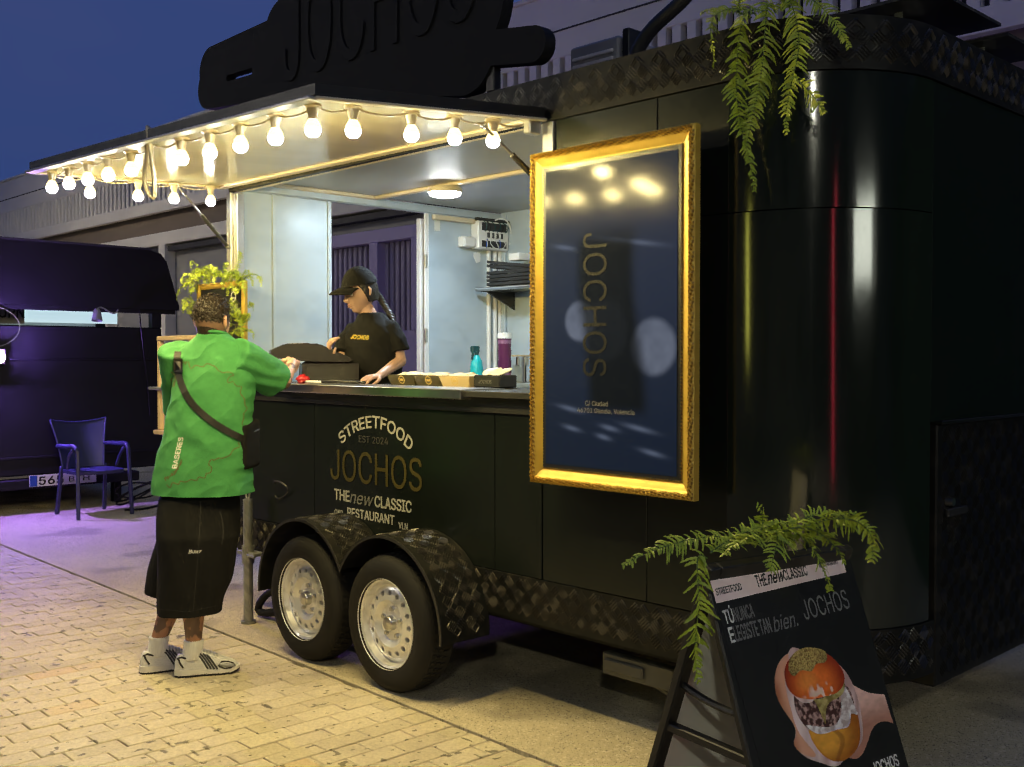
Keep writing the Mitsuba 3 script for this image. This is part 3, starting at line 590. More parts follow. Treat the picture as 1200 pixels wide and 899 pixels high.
def frame_side(a, b, inw, L, depth=.075):
    """profile swept from corner a to corner b with mitres; inw: direction to the middle"""
    a, b, inw = (np.asarray(q, float) for q in (a, b, inw)); d = (b - a) / L
    prof = [(0, 0), (0, .052), (.006, .064), (.016, .070), (.026, .064), (.031, .054), (.036, .050), (.052, .040), (.066, .030), (.071, .030), (.076, .036), (.081, .030), (.084, .018), (.084, 0)]
    prof = [(w * .84, h * .58) for w, h in prof]
    s = np.r_[0, np.cumsum(np.linalg.norm(np.diff(np.array(prof), axis=0), axis=1))]; tt = np.linspace(0, s[-1], 46); P = np.c_[np.interp(tt, s, [q[0] for q in prof]), np.interp(tt, s, [q[1] for q in prof])]
    n = int(L / .0028); v = []
    for i in range(n + 1):
        for w, h in P:
            l = w + (L - 2 * w) * i / n
            carve = max(0, 1 - ((w - .0126) / .0134) ** 2) if h > .0175 else 0
            bead = max(0, 1 - ((w - .0638) / .0055) ** 2)
            hh = h + carve * (.0070 * math.sin(l * 2 * PI / .026 + w * 260) * math.cos(l * 2 * PI / .052 - w * 390) + .0035 * math.sin(l * 2 * PI / .0095 + w * 400)) + bead * .0038 * math.sin(l * 2 * PI / .0125)
            v.append(a + d * l + inw * w + np.array([0, -1, 0]) * hh)
    m = len(P); f = []
    for i in range(n):
        for j in range(m - 1):
            q = (i * m + j, i * m + j + 1, (i + 1) * m + j + 1, (i + 1) * m + j); f += [(q[0], q[1], q[2]), (q[0], q[2], q[3])]
    me = trimesh.Trimesh(v, f, process=False)
    c = me.triangles_center; 
    if (np.einsum('ij,j->i', me.face_normals, np.array([0, -1, 0]))).mean() < 0: me.invert()
    return me
W, Hh = FX1 - FX0, FZ1 - FZ0
for a, b, i, L in (((FX0, FY + .04, FZ0), (FX1, FY + .04, FZ0), (0, 0, 1), W), ((FX0, FY + .04, FZ1), (FX1, FY + .04, FZ1), (0, 0, -1), W), ((FX0, FY + .04, FZ0), (FX0, FY + .04, FZ1), (1, 0, 0), Hh), ((FX1, FY + .04, FZ0), (FX1, FY + .04, FZ1), (-1, 0, 0), Hh)):
    put('frame_side', frame_side(a, b, i, L), 'gold', fr, smooth=45)
put('casing', box(FX0 + .03, FX1 - .03, FY + .0401, FY + .072, FZ0 + .03, FZ1 - .03, .003), 'black_plastic', fr)
put('wall_mount', box(FX0 + .2, FX1 - .2, FY + .0725, YW - .001, 1.4, 1.9, .004), 'rough_black', fr)
put('bezel', box(FX0 + .062, FX1 - .062, FY + .018, FY + .039, FZ0 + .062, FZ1 - .062), 'black_plastic', fr)
SX0, SX1, SZ0, SZ1 = FX0 + .079, FX1 - .079, FZ0 + .079, FZ1 - .079
def picture(p, n, u):  # screen glow; its pale discs are lamp reflections painted in
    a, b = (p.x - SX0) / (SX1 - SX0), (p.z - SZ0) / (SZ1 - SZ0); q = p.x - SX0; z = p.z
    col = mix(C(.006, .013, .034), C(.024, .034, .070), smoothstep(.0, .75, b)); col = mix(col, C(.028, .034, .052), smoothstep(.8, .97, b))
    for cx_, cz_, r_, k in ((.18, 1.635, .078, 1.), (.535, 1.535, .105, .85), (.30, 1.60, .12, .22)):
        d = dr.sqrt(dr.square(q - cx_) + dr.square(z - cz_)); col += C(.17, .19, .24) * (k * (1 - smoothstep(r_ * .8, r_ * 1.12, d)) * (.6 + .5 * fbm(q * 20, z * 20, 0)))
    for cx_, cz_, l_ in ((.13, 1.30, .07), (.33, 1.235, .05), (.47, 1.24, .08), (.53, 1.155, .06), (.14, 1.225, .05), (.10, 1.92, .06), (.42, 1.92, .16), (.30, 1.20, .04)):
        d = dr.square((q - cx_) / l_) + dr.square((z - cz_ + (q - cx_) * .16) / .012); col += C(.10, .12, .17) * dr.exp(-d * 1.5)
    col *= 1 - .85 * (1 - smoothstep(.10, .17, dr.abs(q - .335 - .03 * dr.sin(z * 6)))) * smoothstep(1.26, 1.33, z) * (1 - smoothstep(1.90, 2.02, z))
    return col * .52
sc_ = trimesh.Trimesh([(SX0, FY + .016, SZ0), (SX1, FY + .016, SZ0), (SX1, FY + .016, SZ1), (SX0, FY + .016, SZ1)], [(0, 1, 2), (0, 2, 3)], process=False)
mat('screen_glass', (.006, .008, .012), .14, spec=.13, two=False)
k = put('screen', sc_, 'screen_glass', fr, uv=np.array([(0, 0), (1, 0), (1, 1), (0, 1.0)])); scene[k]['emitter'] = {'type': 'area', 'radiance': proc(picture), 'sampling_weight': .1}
SM = lambda x, z: plane((x, FY + .0150, z), (0, 0, -1), (1, 0, 0))
put('lettering', lettering('JOCHOS', .115, SM(SX0 + .20, 1.965), .0006, width=.54), 'screen_print', fr, label='grey shop name running down the screen')
SH = lambda x, z: plane((x, FY + .0150, z), (1, 0, 0), (0, 0, 1))
put('lettering', lettering('C/ Ciudad', .018, SH(SX0 + .21, 1.315), .0005), 'grey_print', fr)
put('lettering', lettering('46701 Gandia, Valencia', .018, SH(SX0 + .17, 1.288), .0005, width=.28), 'grey_print', fr)
# ------------------------------------------------------------------ ferns
mat('fern_leaf', lambda p, n, u: mix(C(.17, .26, .018), C(.42, .49, .045), noise(p.x * 37, p.y * 37, p.z * 37)), .42, spec=.45)
mat('fern_stem', (.06, .10, .02), .5)
def frond(path, length_leaf, n, seed, up=(0, 0, 1), droop=.25):
    """rachis tube + pairs of separate scalloped leaflets along a 3D path"""
    r = np.random.default_rng(seed); path = np.asarray(path, float); Lp = np.linalg.norm(np.diff(path, axis=0), axis=1).sum()
    step = max(.0075, length_leaf * .19); m = max(7, int(Lp / step)); P = spline(path, m); t = np.gradient(P, axis=0); t /= np.linalg.norm(t, axis=1, keepdims=True)
    stem = tube(P, np.linspace(.0024, .0009, m), 6); V, F = [], []
    upv = np.asarray(up, float); tw, tv = r.uniform(-.8, .8), r.uniform(-1.8, 1.8)
    for k in range(1, m):
        a = k / m; L = length_leaf * (.25 + .75 * math.sin(PI * min(1, a * .80 + .16)) ** .8) * (1.04 - .55 * max(0, a - .55) / .45) * r.uniform(.62, 1.15)
        side = np.cross(t[k], upv); nn = np.linalg.norm(side); side = side / nn if nn > .3 else np.cross(t[k], [.6, -.8, 0]); side /= np.linalg.norm(side); nrm = np.cross(side, t[k])
        tk_ = tw + tv * a + r.normal(0, .22); ca, sa = math.cos(tk_), math.sin(tk_); side = side * ca + nrm * sa; nrm = np.cross(side, t[k])
        for s in (1, -1):
            if r.random() < .07: continue
            dirv = side * s * .9 + t[k] * r.uniform(.25, .6) + nrm * r.uniform(-.3, .5); dirv /= np.linalg.norm(dirv)
            wv = np.cross(dirv, nrm + side * r.uniform(-.3, .3)); wv /= np.linalg.norm(wv); nv = np.cross(wv, dirv); w = step * r.uniform(.40, .54)
            o = len(V); N = 8; lob = [.55, 1.0, .66, .98, .6, .85, .5, .6, .12]; cr = r.uniform(.04, .12)
            for q in range(N + 1):
                x = q / N; c = P[k] + dirv * L * x - np.array([0, 0, 1]) * L * droop * r.uniform(.9, 1.1) * x * x + nv * L * cr * math.sin(PI * x)
                V += [c - wv * w * lob[q] + nv * w * .3, c, c + wv * w * lob[q] + nv * w * .3]
            for q in range(N):
                b = o + q * 3
                for e in (0, 1): F += [(b + e, b + e + 1, b + e + 4), (b + e, b + e + 4, b + e + 3)]
    return stem, trimesh.Trimesh(V, F, process=False)
def fern(key, paths, ll, seed):
    for i, (pth, n, l) in enumerate(paths):
        s, lv = frond(pth, l or ll, n, seed + i)
        k = put('frond', s, 'fern_stem', key, smooth=True); put('leaflets', lv, 'fern_leaf', k, kind='stuff', smooth=True)
f1 = thing('hanging_fern', 'green fern hanging over the roof edge by the rounded corner', 'fern')
fx = lambda x, y, z: (x, y, z)
fern(f1, [([(-2.0, 3.14, 2.66), (-2.04, 3.07, 2.66), (-2.07, 3.05, 2.52), (-2.06, 3.04, 2.33), (-2.01, 3.04, 2.14), (-1.99, 3.035, 2.055)], 30, .058),
          ([(-1.98, 3.14, 2.66), (-1.97, 3.08, 2.67), (-1.97, 3.06, 2.56), (-1.985, 3.05, 2.40), (-2.03, 3.045, 2.20)], 24, .062),
          ([(-1.93, 3.15, 2.66), (-1.90, 3.09, 2.68), (-1.86, 3.08, 2.58), (-1.865, 3.07, 2.42), (-1.885, 3.06, 2.23)], 26, .054),
          ([(-1.93, 3.15, 2.66), (-1.88, 3.10, 2.69), (-1.80, 3.10, 2.64), (-1.74, 3.13, 2.55), (-1.71, 3.14, 2.49)], 20, .046),
          ([(-1.87, 3.07, 2.42), (-1.83, 3.06, 2.38), (-1.79, 3.07, 2.33), (-1.765, 3.08, 2.28)], 13, .046),
          ([(-2.06, 3.15, 2.67), (-2.13, 3.10, 2.70), (-2.175, 3.07, 2.68), (-2.185, 3.06, 2.60), (-2.17, 3.05, 2.50)], 24, .034),
          ([(-2.08, 3.15, 2.67), (-2.14, 3.12, 2.70), (-2.20, 3.10, 2.715), (-2.25, 3.09, 2.71)], 16, .022),
          ([(-2.12, 3.13, 2.69), (-2.10, 3.11, 2.75), (-2.075, 3.10, 2.80)], 12, .04),
          ([(-1.96, 3.15, 2.67), (-1.90, 3.12, 2.73), (-1.80, 3.13, 2.75), (-1.73, 3.15, 2.73)], 16, .05)], .07, 100)
# ------------------------------------------------------------------ folding pavement sign
mat('board_black', lambda p, n, u: mix(C(.008, .008, .008), C(.013, .013, .013), fbm(p.x * 6, p.y * 6, p.z * 6)), .34)
mat('board_grey', lambda p, n, u: mix(C(.66, .66, .60), C(.76, .76, .70), fbm(p.x * 4, p.y * 4, p.z * 4)), .6)
A1, A2 = np.array([-1.426, 1.979, 1.03]), np.array([-1.335, 2.463, 1.03])
ar = (A2 - A1) / np.linalg.norm(A2 - A1); an = np.array([ar[1], -ar[0], 0.0]); AW = np.linalg.norm(A2 - A1)
SP_ = .385
ab = thing('pavement_sign', 'black folding pavement sign with a burger poster, topped by fern sprays', 'sign')
upf = -an * SP_ + np.array([0, 0, 1.03]); upf /= np.linalg.norm(upf); HL = math.hypot(SP_, 1.03)
FMx = plane(A1 + an * SP_ - [0, 0, 1.03], ar, upf)      # front leaf: x right, y up the slope, z outward
upb = an * SP_ + np.array([0, 0, 1.03]); upb /= np.linalg.norm(upb)
BMx = plane(A2 - an * SP_ - [0, 0, 1.03], -ar, upb)
fw = .036
for Mx, nm in ((FMx, 'front'), (BMx, 'rear')):
    lf = put('sign_leaf', xf(box(.001, AW - .001, .09, HL - .001, -.006, -.0036, .001) if nm == 'front' else box(fw, AW - fw, .14, HL - fw, -.014, -.004), Mx), 'board_black' if nm == 'front' else 'board_grey', ab)
    zf = -.0062 if nm == 'front' else 0
    if nm == 'rear': put('board_lining', xf(box(fw, AW - fw, .14, HL - fw, -.02, -.0145), Mx), 'board_grey', lf)
    for x in (0, AW - fw): put('leg', xf(box(x, x + fw, 0, HL - .002, -.026, zf, .004), Mx), 'satin_black', lf)
    put('top_rail', xf(box(fw, AW - fw, HL - fw - .002, HL - .002, -.026, zf, .003), Mx), 'satin_black', lf)
    put('bottom_rail', xf(box(fw, AW - fw, .105, .14, -.026, zf, .003), Mx), 'satin_black', lf)
def mid(Mx, x, y, z=-.013): return (Mx @ np.array([x, y, z, 1]))[:3]
put('brace', bar(mid(FMx, .018, HL * .60), mid(BMx, AW - .018, HL * .60), .026, .02, b=.003), 'satin_black', ab)
put('brace', bar(mid(FMx, AW - .018, HL * .60), mid(BMx, .018, HL * .60), .026, .02, b=.003), 'satin_black', ab)
put('hinge_stay', tube(spline([mid(FMx, .02, HL * .69), (mid(FMx, .02, HL * .68) + mid(BMx, AW - .02, HL * .70)) / 2, mid(BMx, AW - .02, HL * .71)], 12), .009, 8), 'black_plastic', ab)
# poster: printed sheets; x across, y down from the top of the leaf, pasted a little askew
SK = shift(.24, HL - .25, 0) @ rotz(.045) @ shift(-.24, -(HL - .25), 0)
def PM_(x, y, z=.0): return FMx @ SK @ np.array([[1, 0, 0, x], [0, 1, 0, HL - y], [0, 0, 1, -.0030 + z], [0, 0, 0, 1.0]])
po = put('poster', xf(box(.016, .470, -.90, -.026, -.0003, .0006), PM_(0, 0)), 'board_black', ab)
mat('print_pink', lambda p, n, u: mix(C(.80, .64, .61), C(.84, .70, .68), fbm(p.x * 9, p.y * 9, p.z * 9)), .38)
put('pink_strip', xf(box(.017, .469, -.083, -.031, .0008, .0014), PM_(0, 0)), 'print_pink', po)
put('lettering', lettering('STREETFOOD', .015, PM_(.024, .066, .0016), .0005, width=.082, bold=True), 'satin_black', po)
put('lettering', lettering('THE', .027, PM_(.155, .069, .0016), .0005, width=.036, bold=True), 'satin_black', po)
put('lettering', lettering('new', .028, PM_(.193, .068, .0016), .0005, width=.055, shear=.35, bold=True), 'satin_black', po)
put('lettering', lettering('CLASSIC', .024, PM_(.249, .068, .0016), .0005, width=.084, bold=True), 'satin_black', po)
put('lettering', lettering('RESTAURANT', .010, PM_(.380, .058, .0016), .0005, width=.070, bold=True), 'satin_black', po)
put('lettering', lettering('TÚ', .030, PM_(.027, .132, .001), .0005, width=.030, bold=True), 'matt_print_white', po)
put('lettering', lettering('NUNCA', .030, PM_(.060, .132, .001), .0005, width=.063, bold=True), 'grey_print', po)
put('lettering', lettering('E', .033, PM_(.029, .174, .001), .0005, width=.014, bold=True), 'matt_print_white', po)
put('lettering', lettering('LEGISTE TAN', .033, PM_(.045, .174, .001), .0005, width=.118, bold=True), 'grey_print', po)
put('lettering', lettering('bien.', .034, PM_(.169, .176, .001), .0005, width=.082, shear=.3), 'grey_print', po)
put('lettering', lettering('JOCHOS', .046, PM_(.279, .168, .001), .0005, width=.166), 'grey_print', po)
put('lettering', lettering('JOCHOS', .026, PM_(.352, .545, .001), .0005, width=.095, bold=True), 'matt_print_white', po)
def PC(pts, n=80):
    p = np.array(pts + pts[:1], float); return Polygon(np.c_[spline(np.c_[p, np.zeros(len(p))], n)[:, :2]]).buffer(0)
def prn(name, pts, z, m, smooth=True, **kw):
    pts = [((.157 + (x - .18) * 1.384) if x < .318 else .348 + (x - .318) * .86, .228 + (y - .283) * .80 + .0454 * ((.157 + (x - .18) * 1.384) - .24)) for x, y in pts]
    poly = PC(pts) if smooth else Polygon(pts); poly = affinity.scale(poly.intersection(sbox(.017, .027, .469, .90)), 1, -1, origin=(0, 0))
    put(name, prism(poly, .0004, PM_(0, 0, z)), m, po, **kw)
PI_ = np.linalg.inv(FMx @ SK).tolist()
def pxy(p):                                        # poster coordinates of a point: x across, y down
    x = PI_[0][0] * p.x + PI_[0][1] * p.y + PI_[0][2] * p.z + PI_[0][3]; y = PI_[1][0] * p.x + PI_[1][1] * p.y + PI_[1][2] * p.z + PI_[1][3]; return x, HL - y
def disc(x, y, cx, cy, rx, ry): return dr.sqrt(dr.square((x - cx) / rx) + dr.square((y - cy) / ry))
def paperc(p, n, u):
    x, y = pxy(p); f = fbm(x * 22 + y * 9, y * 5, 3., 3); return mix(C(.50, .30, .27), C(.86, .68, .63), smoothstep(.32, .66, f)) * (1 - .35 * smoothstep(.9, 1.2, disc(x, y, .25, .34, .13, .15)))
mat('print_paper', paperc, .4)
def peachc(p, n, u):
    x, y = pxy(p); return mix(C(.42, .13, .05), C(.72, .36, .22), smoothstep(.12, .165, x + .02 * fbm(x * 40, y * 40, 0)))
mat('print_peach', peachc, .4)
def skinp(p, n, u):
    x, y = pxy(p); c = mix(C(.42, .19, .13), C(.78, .49, .40), smoothstep(.455, .385, y + .03 * fbm(x * 16, y * 40, 0))); return c * (.85 + .3 * fbm(x * 60, y * 120, 0))
mat('print_skin', skinp, .4)
def bunc(p, n, u):
    x, y = pxy(p); d = disc(x, y, .245, .315, .10, .075); c = mix(C(.78, .16, .022), C(.30, .028, .006), smoothstep(.35, 1.02, d)); c = mix(c, C(.86, .30, .05), smoothstep(.7, .15, disc(x, y, .225, .30, .07, .05)) * .7)
    hl_ = smoothstep(.62, .80, noise(x * 95, y * 60, 2.)) * smoothstep(.95, .4, disc(x, y, .255, .335, .075, .03)); return mix(c * (.88 + .24 * fbm(x * 130, y * 130, 0)), C(.95, .72, .55), hl_ * .85)
mat('print_bun', bunc, .4)
def crumbc(p, n, u):
    x, y = pxy(p); c = mix(C(.14, .085, .015), C(.56, .40, .12), noise(x * 330, y * 330, 0)); return c * (1.15 - .5 * smoothstep(.4, 1.1, disc(x, y, .24, .25, .075, .05)))
mat('print_crumb', crumbc, .45)
def lowc(p, n, u):
    x, y = pxy(p); d = disc(x, y, .235, .425, .105, .07); c = mix(C(.78, .36, .04), C(.34, .10, .01), smoothstep(.3, 1.05, d)); return mix(c, C(.20, .05, .01), smoothstep(.012, .004, dr.abs(x - .262 - .02 * dr.sin(y * 60))) * .5) * (.85 + .3 * fbm(x * 60, y * 100, 0))
mat('print_lower_bun', lowc, .4)
def meatc(p, n, u):
    x, y = pxy(p); f = fbm(x * 120, y * 120, 0, 4); return mix(C(.06, .022, .018), C(.50, .31, .27), smoothstep(.38, .68, f))
mat('print_meat', meatc, .4)
mat('print_sauce', lambda p, n, u: mix(C(.22, .16, .04), C(.52, .42, .15), smoothstep(.35, .7, fbm(p.x * 60, p.y * 60, p.z * 60))), .4)
mat('print_cream', lambda p, n, u: mix(C(.46, .36, .33), C(.82, .77, .74), smoothstep(.35, .65, fbm(p.x * 70, p.y * 70, p.z * 70))), .4)
prn('hand_picture', [(.325, .405), (.36, .425), (.395, .445), (.43, .455), (.47, .462), (.50, .47), (.50, .56), (.46, .548), (.42, .535), (.385, .54), (.35, .565), (.315, .60), (.29, .615), (.27, .60), (.29, .50)], .0009, 'print_skin')
prn('paper_picture', [(.205, .288), (.218, .275), (.25, .30), (.30, .33), (.335, .38), (.348, .45), (.335, .53), (.315, .575), (.27, .60), (.245, .618), (.21, .60), (.165, .55), (.16, .525), (.168, .51), (.155, .42), (.165, .33)], .0013, 'print_paper')
prn('paper_edge_picture', [(.205, .288), (.20, .31), (.18, .36), (.175, .43), (.182, .52), (.20, .575), (.165, .55), (.16, .525), (.168, .51), (.155, .42), (.165, .33)], .0017, 'print_peach')
prn('lower_bun_picture', [(.20, .505), (.25, .52), (.30, .50), (.325, .475), (.322, .53), (.308, .575), (.275, .605), (.24, .605), (.212, .57)], .0021, 'print_lower_bun')
prn('meat_picture', [(.19, .405), (.25, .42), (.31, .40), (.325, .43), (.32, .48), (.29, .505), (.24, .52), (.20, .50), (.185, .45)], .0025, 'print_meat')
prn('cream_picture', [(.197, .49), (.23, .505), (.27, .505), (.29, .47), (.30, .43), (.312, .415), (.318, .44), (.322, .50), (.31, .492), (.30, .515), (.27, .525), (.22, .522)], .0029, 'print_cream')
prn('sauce_picture', [(.215, .425), (.25, .43), (.29, .41), (.315, .395), (.31, .42), (.27, .445), (.25, .47), (.242, .50), (.236, .455)], .0033, 'print_sauce')
prn('bun_picture', [(.18, .36), (.19, .32), (.215, .295), (.245, .287), (.285, .305), (.312, .345), (.318, .39), (.305, .415), (.26, .428), (.21, .42), (.185, .395)], .0037, 'print_bun')
prn('crumb_picture', [(.193, .335), (.20, .31), (.222, .288), (.246, .283), (.27, .29), (.292, .315), (.285, .333), (.26, .335), (.245, .35), (.22, .342), (.205, .352)], .0041, 'print_crumb')
# fern sprays laid over the sign
f2 = thing('fern_spray', 'fern sprays draped over the top of the pavement sign', 'fern')
def S_(a, up, out): return A1 + ar * a + np.array([0, 0, up]) + an * out
fern(f2, [([S_(.18, .03, -.02), S_(.06, .05, -.03), S_(-.06, .035, -.06), S_(-.17, .0, -.08)], 26, .040),
          ([S_(.0, .012, .01), S_(-.03, .02, .015), S_(-.045, -.05, .03), S_(-.05, -.14, .03), S_(-.045, -.255, .03)], 30, .05),
          ([S_(.02, .02, .0), S_(.12, .05, -.01), S_(.22, .065, -.01), S_(.30, .07, 0)], 22, .042),
          ([S_(.30, .02, .0), S_(.20, .05, .02), S_(.10, .05, .03), S_(.02, .02, .04)], 20, .042),
          ([S_(.16, .04, .0), S_(.20, .06, .03), S_(.17, .03, .06), S_(.13, -.02, .08)], 14, .042),
          ([S_(.20, .04, .01), S_(.26, .05, .04), S_(.29, .0, .075), S_(.31, -.08, .10)], 18, .035),
          ([S_(.24, .04, .0), S_(.33, .05, .03), S_(.37, .02, .05), S_(.39, -.03, .075)], 16, .04),
          ([S_(.25, .03, .0), S_(.34, .075, .0), S_(.43, .08, .01), S_(.50, .075, .02)], 20, .042),
          ([S_(.32, .05, .0), S_(.42, .07, .03), S_(.49, .05, .05), S_(.52, .0, .06)], 18, .045),
          ([S_(.45, .04, .0), S_(.50, .05, .02), S_(.535, .02, .03), S_(.54, -.045, .04)], 14, .045),
          ([S_(.18, .05, .0), S_(.19, .09, .0), S_(.17, .12, .0)], 9, .025),
          ([S_(.10, .03, .01), S_(.20, .04, .02), S_(.30, .035, .02), S_(.42, .03, .02)], 24, .040)], .05, 200)
# ------------------------------------------------------------------ things on the counter
CT = 1.352
rg = thing('cash_register', 'black touch screen cash register on the counter in front of the server', 'cash register')
RM = shift(-5.04, 3.31, 0) @ rotz(1.06)          # x to the server's side, depth along y
RP = plane((0, .15, 0), (1, 0, 0), (0, 0, 1))
def regp(pts, d, off=.0): return xf(prism(Polygon(pts), d), RM @ shift(0, off, 0) @ RP)
put('drawer', regp([(-.073, 1.352), (.235, 1.352), (.235, 1.462), (-.073, 1.462)], .30), 'black_plastic', rg)
put('drawer_front', regp([(-.05, 1.365), (.215, 1.365), (.215, 1.445), (-.05, 1.445)], .004, -.3035), 'satin_black', rg)
put('stand', regp([(-.06, 1.4625), (.17, 1.4625), (.12, 1.475), (-.04, 1.475)], .2, -.05), 'satin_black', rg)
put('touch_screen', regp([(-.24, 1.505), (-.225, 1.492), (-.073, 1.476), (.178, 1.470), (.200, 1.486), (.006, 1.572), (-.165, 1.568), (-.238, 1.535)], .33, .015), 'black_plastic', rg)
mat('dim_display', (.03, .034, .04), .12)
put('display', regp([(.022, 1.5665), (.188, 1.4935), (.190, 1.4955), (.024, 1.5685)], .27, -.015), 'dim_display', rg)
put('receipt_slot', regp([(-.15, 1.569), (-.03, 1.5725), (-.03, 1.5755), (-.15, 1.572)], .20, -.04), 'dim_display', rg)
put('receipt', regp([(-.13, 1.5728), (-.05, 1.575), (-.05, 1.5765), (-.13, 1.5745)], .07, -.10), 'white_plastic', rg)  # white strip painted as the highlight on the register top
mat('red_plastic', (.50, .02, .03), .35)
pk = thing('red_packet', 'small crumpled red packet lying on the steel counter edge beside the register', 'packet')
rr = np.random.default_rng(5)
q = trimesh.creation.icosphere(3, 1.0); q.vertices *= [.05, .03, .022]; q.vertices += (meshkit.noise(q.vertices * 60, 2)[:, None] - .5) * .014; q.apply_translation((-4.93, 3.17, CT + .028))
put('wrapper', q, 'red_plastic', pk, smooth=25); put('white_strip', bar((-4.90, 3.17, CT + .014), (-4.78, 3.20, CT + .012), .03, .012, b=.003), 'white_plastic', pk)
tg = thing('serving_tongs', 'dark serving tongs lying on the counter beside the red packet', 'tongs')
for s in (-1, 1): put('arm', tube(spline([(-4.74, 3.17 + s * .005, CT + .015), (-4.6, 3.19 + s * .025, CT + .018), (-4.46, 3.22 + s * .018, CT + .014)], 14), .008, 8), 'black_plastic', tg, smooth=True)
mat('box_card', (.055, .045, .022), .5); mat('box_card_lit', (.52, .40, .22), .55); mat('food', lambda p, n, u: mix(C(.55, .42, .26), C(.75, .68, .55), noise(p.x * 60, p.y * 60, p.z * 60)), .6)  # second card is a lit copy: brightness put into its colour
for i, (x, m, l) in enumerate(((-4.315, 'box_card', 'dark food tray with a gold emblem, farthest of the row on the counter'), (-4.10, 'box_card', 'dark food tray with a gold emblem, second of the row on the counter'), (-3.90, 'box_card_lit', 'food tray painted lighter as if lit, at the near end of the row on the counter'))):
    b = thing('food_tray', l, 'food tray', 'food trays in a row on the counter'); y = 3.43
    w, d, h = .085, .06, .055
    R_ = shift(x, y, CT) @ rotz(.1)
    for nm, pts in (('tray_side', [(-w, -d, 0), (w, -d, 0), (w * 1.2, -d * 1.25, h), (-w * 1.2, -d * 1.25, h)]), ('tray_side', [(-w, d, 0), (w, d, 0), (w * 1.2, d * 1.25, h), (-w * 1.2, d * 1.25, h)]), ('tray_end', [(-w, -d, 0), (-w, d, 0), (-w * 1.2, d * 1.25, h), (-w * 1.2, -d * 1.25, h)]), ('tray_end', [(w, -d, 0), (w, d, 0), (w * 1.2, d * 1.25, h), (w * 1.2, -d * 1.25, h)])):
        P = np.array(pts); nn = np.cross(P[1] - P[0], P[3] - P[0]); nn /= np.linalg.norm(nn); put(nm, xf(hullpts(np.vstack([P, P + nn * .003])), R_), m, b)
    q = trimesh.creation.icosphere(3, 1.0); q.vertices *= [w * 1.12, d * 1.12, .02]; q.vertices += (meshkit.noise(q.vertices * 45 + i, 3)[:, None] - .5) * .02; q.apply_transform(R_ @ shift(0, 0, h - .008)); put('filling', q, 'food', b, smooth=30)
    e = plane((0, 0, 0), (1, 0, 0), (0, -.25 * d, h)); em = prism(Point(0, 0).buffer(.022).difference(Point(0, 0).buffer(.017)).union(sbox(-.012, -.006, .012, .006)), .001, R_ @ plane((0, -d * 1.14 - .002, .03), (1, 0, 0), (0, -.27, 1)))
    mat('emblem_gold', (.55, .38, .12), .5) if i == 0 else None
    put('emblem', em, 'emblem_gold', b)
nb_ = thing('napkin_box', 'low black box of napkins beside the food trays on the counter', 'box')
put('case', box(-3.78, -3.60, 3.38, 3.50, CT, CT + .06, .006), 'black_plastic', nb_); put('case_lettering', lettering('JOCHOS', .018, plane((-3.74, 3.379, CT + .02), (1, 0, 0), (0, 0, 1)), .0008, width=.09), 'grey_print', nb_)
q = trimesh.creation.icosphere(3, 1.0); q.vertices *= [.07, .045, .018]; q.vertices += (meshkit.noise(q.vertices * 40, 3)[:, None] - .5) * .04; q.apply_translation((-3.69, 3.44, CT + .072)); put('napkins', q, 'white_plastic', nb_, smooth=20)
# back shelf below the wall panel: bottle, cup stacks
bs = put('side_worktop', box(XL + .06, -5.05, 4.62, YBK - .04, 1.29, 1.32, .004), 'steel', tr)
put('worktop_leg', box(-5.12, -5.07, 4.64, 4.69, .42, 1.288, .004), 'steel', bs); put('worktop_leg', box(-5.12, -5.07, 5.2, 5.25, .42, 1.288, .004), 'steel', bs)
mat('turquoise', (.01, .42, .46), .3); mat('dark_teal', (.004, .05, .055), .4); mat('plum', lambda p, n, u: mix(C(.10, .015, .07), C(.25, .12, .22), smoothstep(.80, .86, noise(1., 2., p.z * 42))), .35)
sp = thing('spray_bottle', 'turquoise spray bottle on the side worktop below the fuse box', 'bottle')
B = (-5.30, 4.77, 1.321)
put('body', lathe([(0, 0), (.042, 0), (.044, .02), (.043, .11), (.036, .15), (.022, .175), (.015, .19), (0, .19)], B), 'turquoise', sp, smooth=40)
put('spray_head', cat_([box(B[0] - .016, B[0] + .016, B[1] - .05, B[1] + .02, B[2] + .205, B[2] + .25, .008), cyl((B[0], B[1], B[2] + .188), (B[0], B[1], B[2] + .21), .014)]), 'dark_teal', sp, smooth=30)
put('trigger', bar((B[0], B[1] - .03, B[2] + .205), (B[0], B[1] - .045, B[2] + .16), .012, .01), 'dark_teal', sp)
wl = thing('white_tub', 'small white tub beside the spray bottle', 'tub'); put('body', box(-5.32, -5.26, 4.82, 4.90, 1.321, 1.40, .008), 'white_plastic', wl); put('lid', box(-5.323, -5.257, 4.817, 4.903, 1.401, 1.412, .004), 'liner', wl)
cs = thing('cup_stack', 'tall stack of plum coloured cups at the right of the side worktop', 'cup stack'); B = (-5.28, 5.01, 1.321)
for i in range(4):
    put('cup', lathe([(.043, 0), (.047, .078), (.049, .08), (.045, .08), (.041, .004), (.043, 0)], (B[0], B[1], B[2] + i * .074)), 'plum', cs, smooth=40)
put('cup_lid', lathe([(0, .0), (.05, 0), (.05, .03), (.044, .04), (0, .04)], (B[0], B[1], B[2] + .304)), 'white_plastic', cs, smooth=40)
wp = thing('wooden_clip_stand', 'small wooden stand with clips on the side worktop behind the napkins', 'stand'); put('rail', box(-5.24, -5.20, 5.03, 5.21, 1.50, 1.512, .003), 'box_card_lit', wp); put('post', box(-5.235, -5.205, 5.13, 5.15, 1.321, 1.499, .003), 'steel', wp)
for y in (5.08, 5.17): put('clip', box(-5.23, -5.21, y - .012, y + .012, 1.44, 1.498, .003), 'steel', wp)
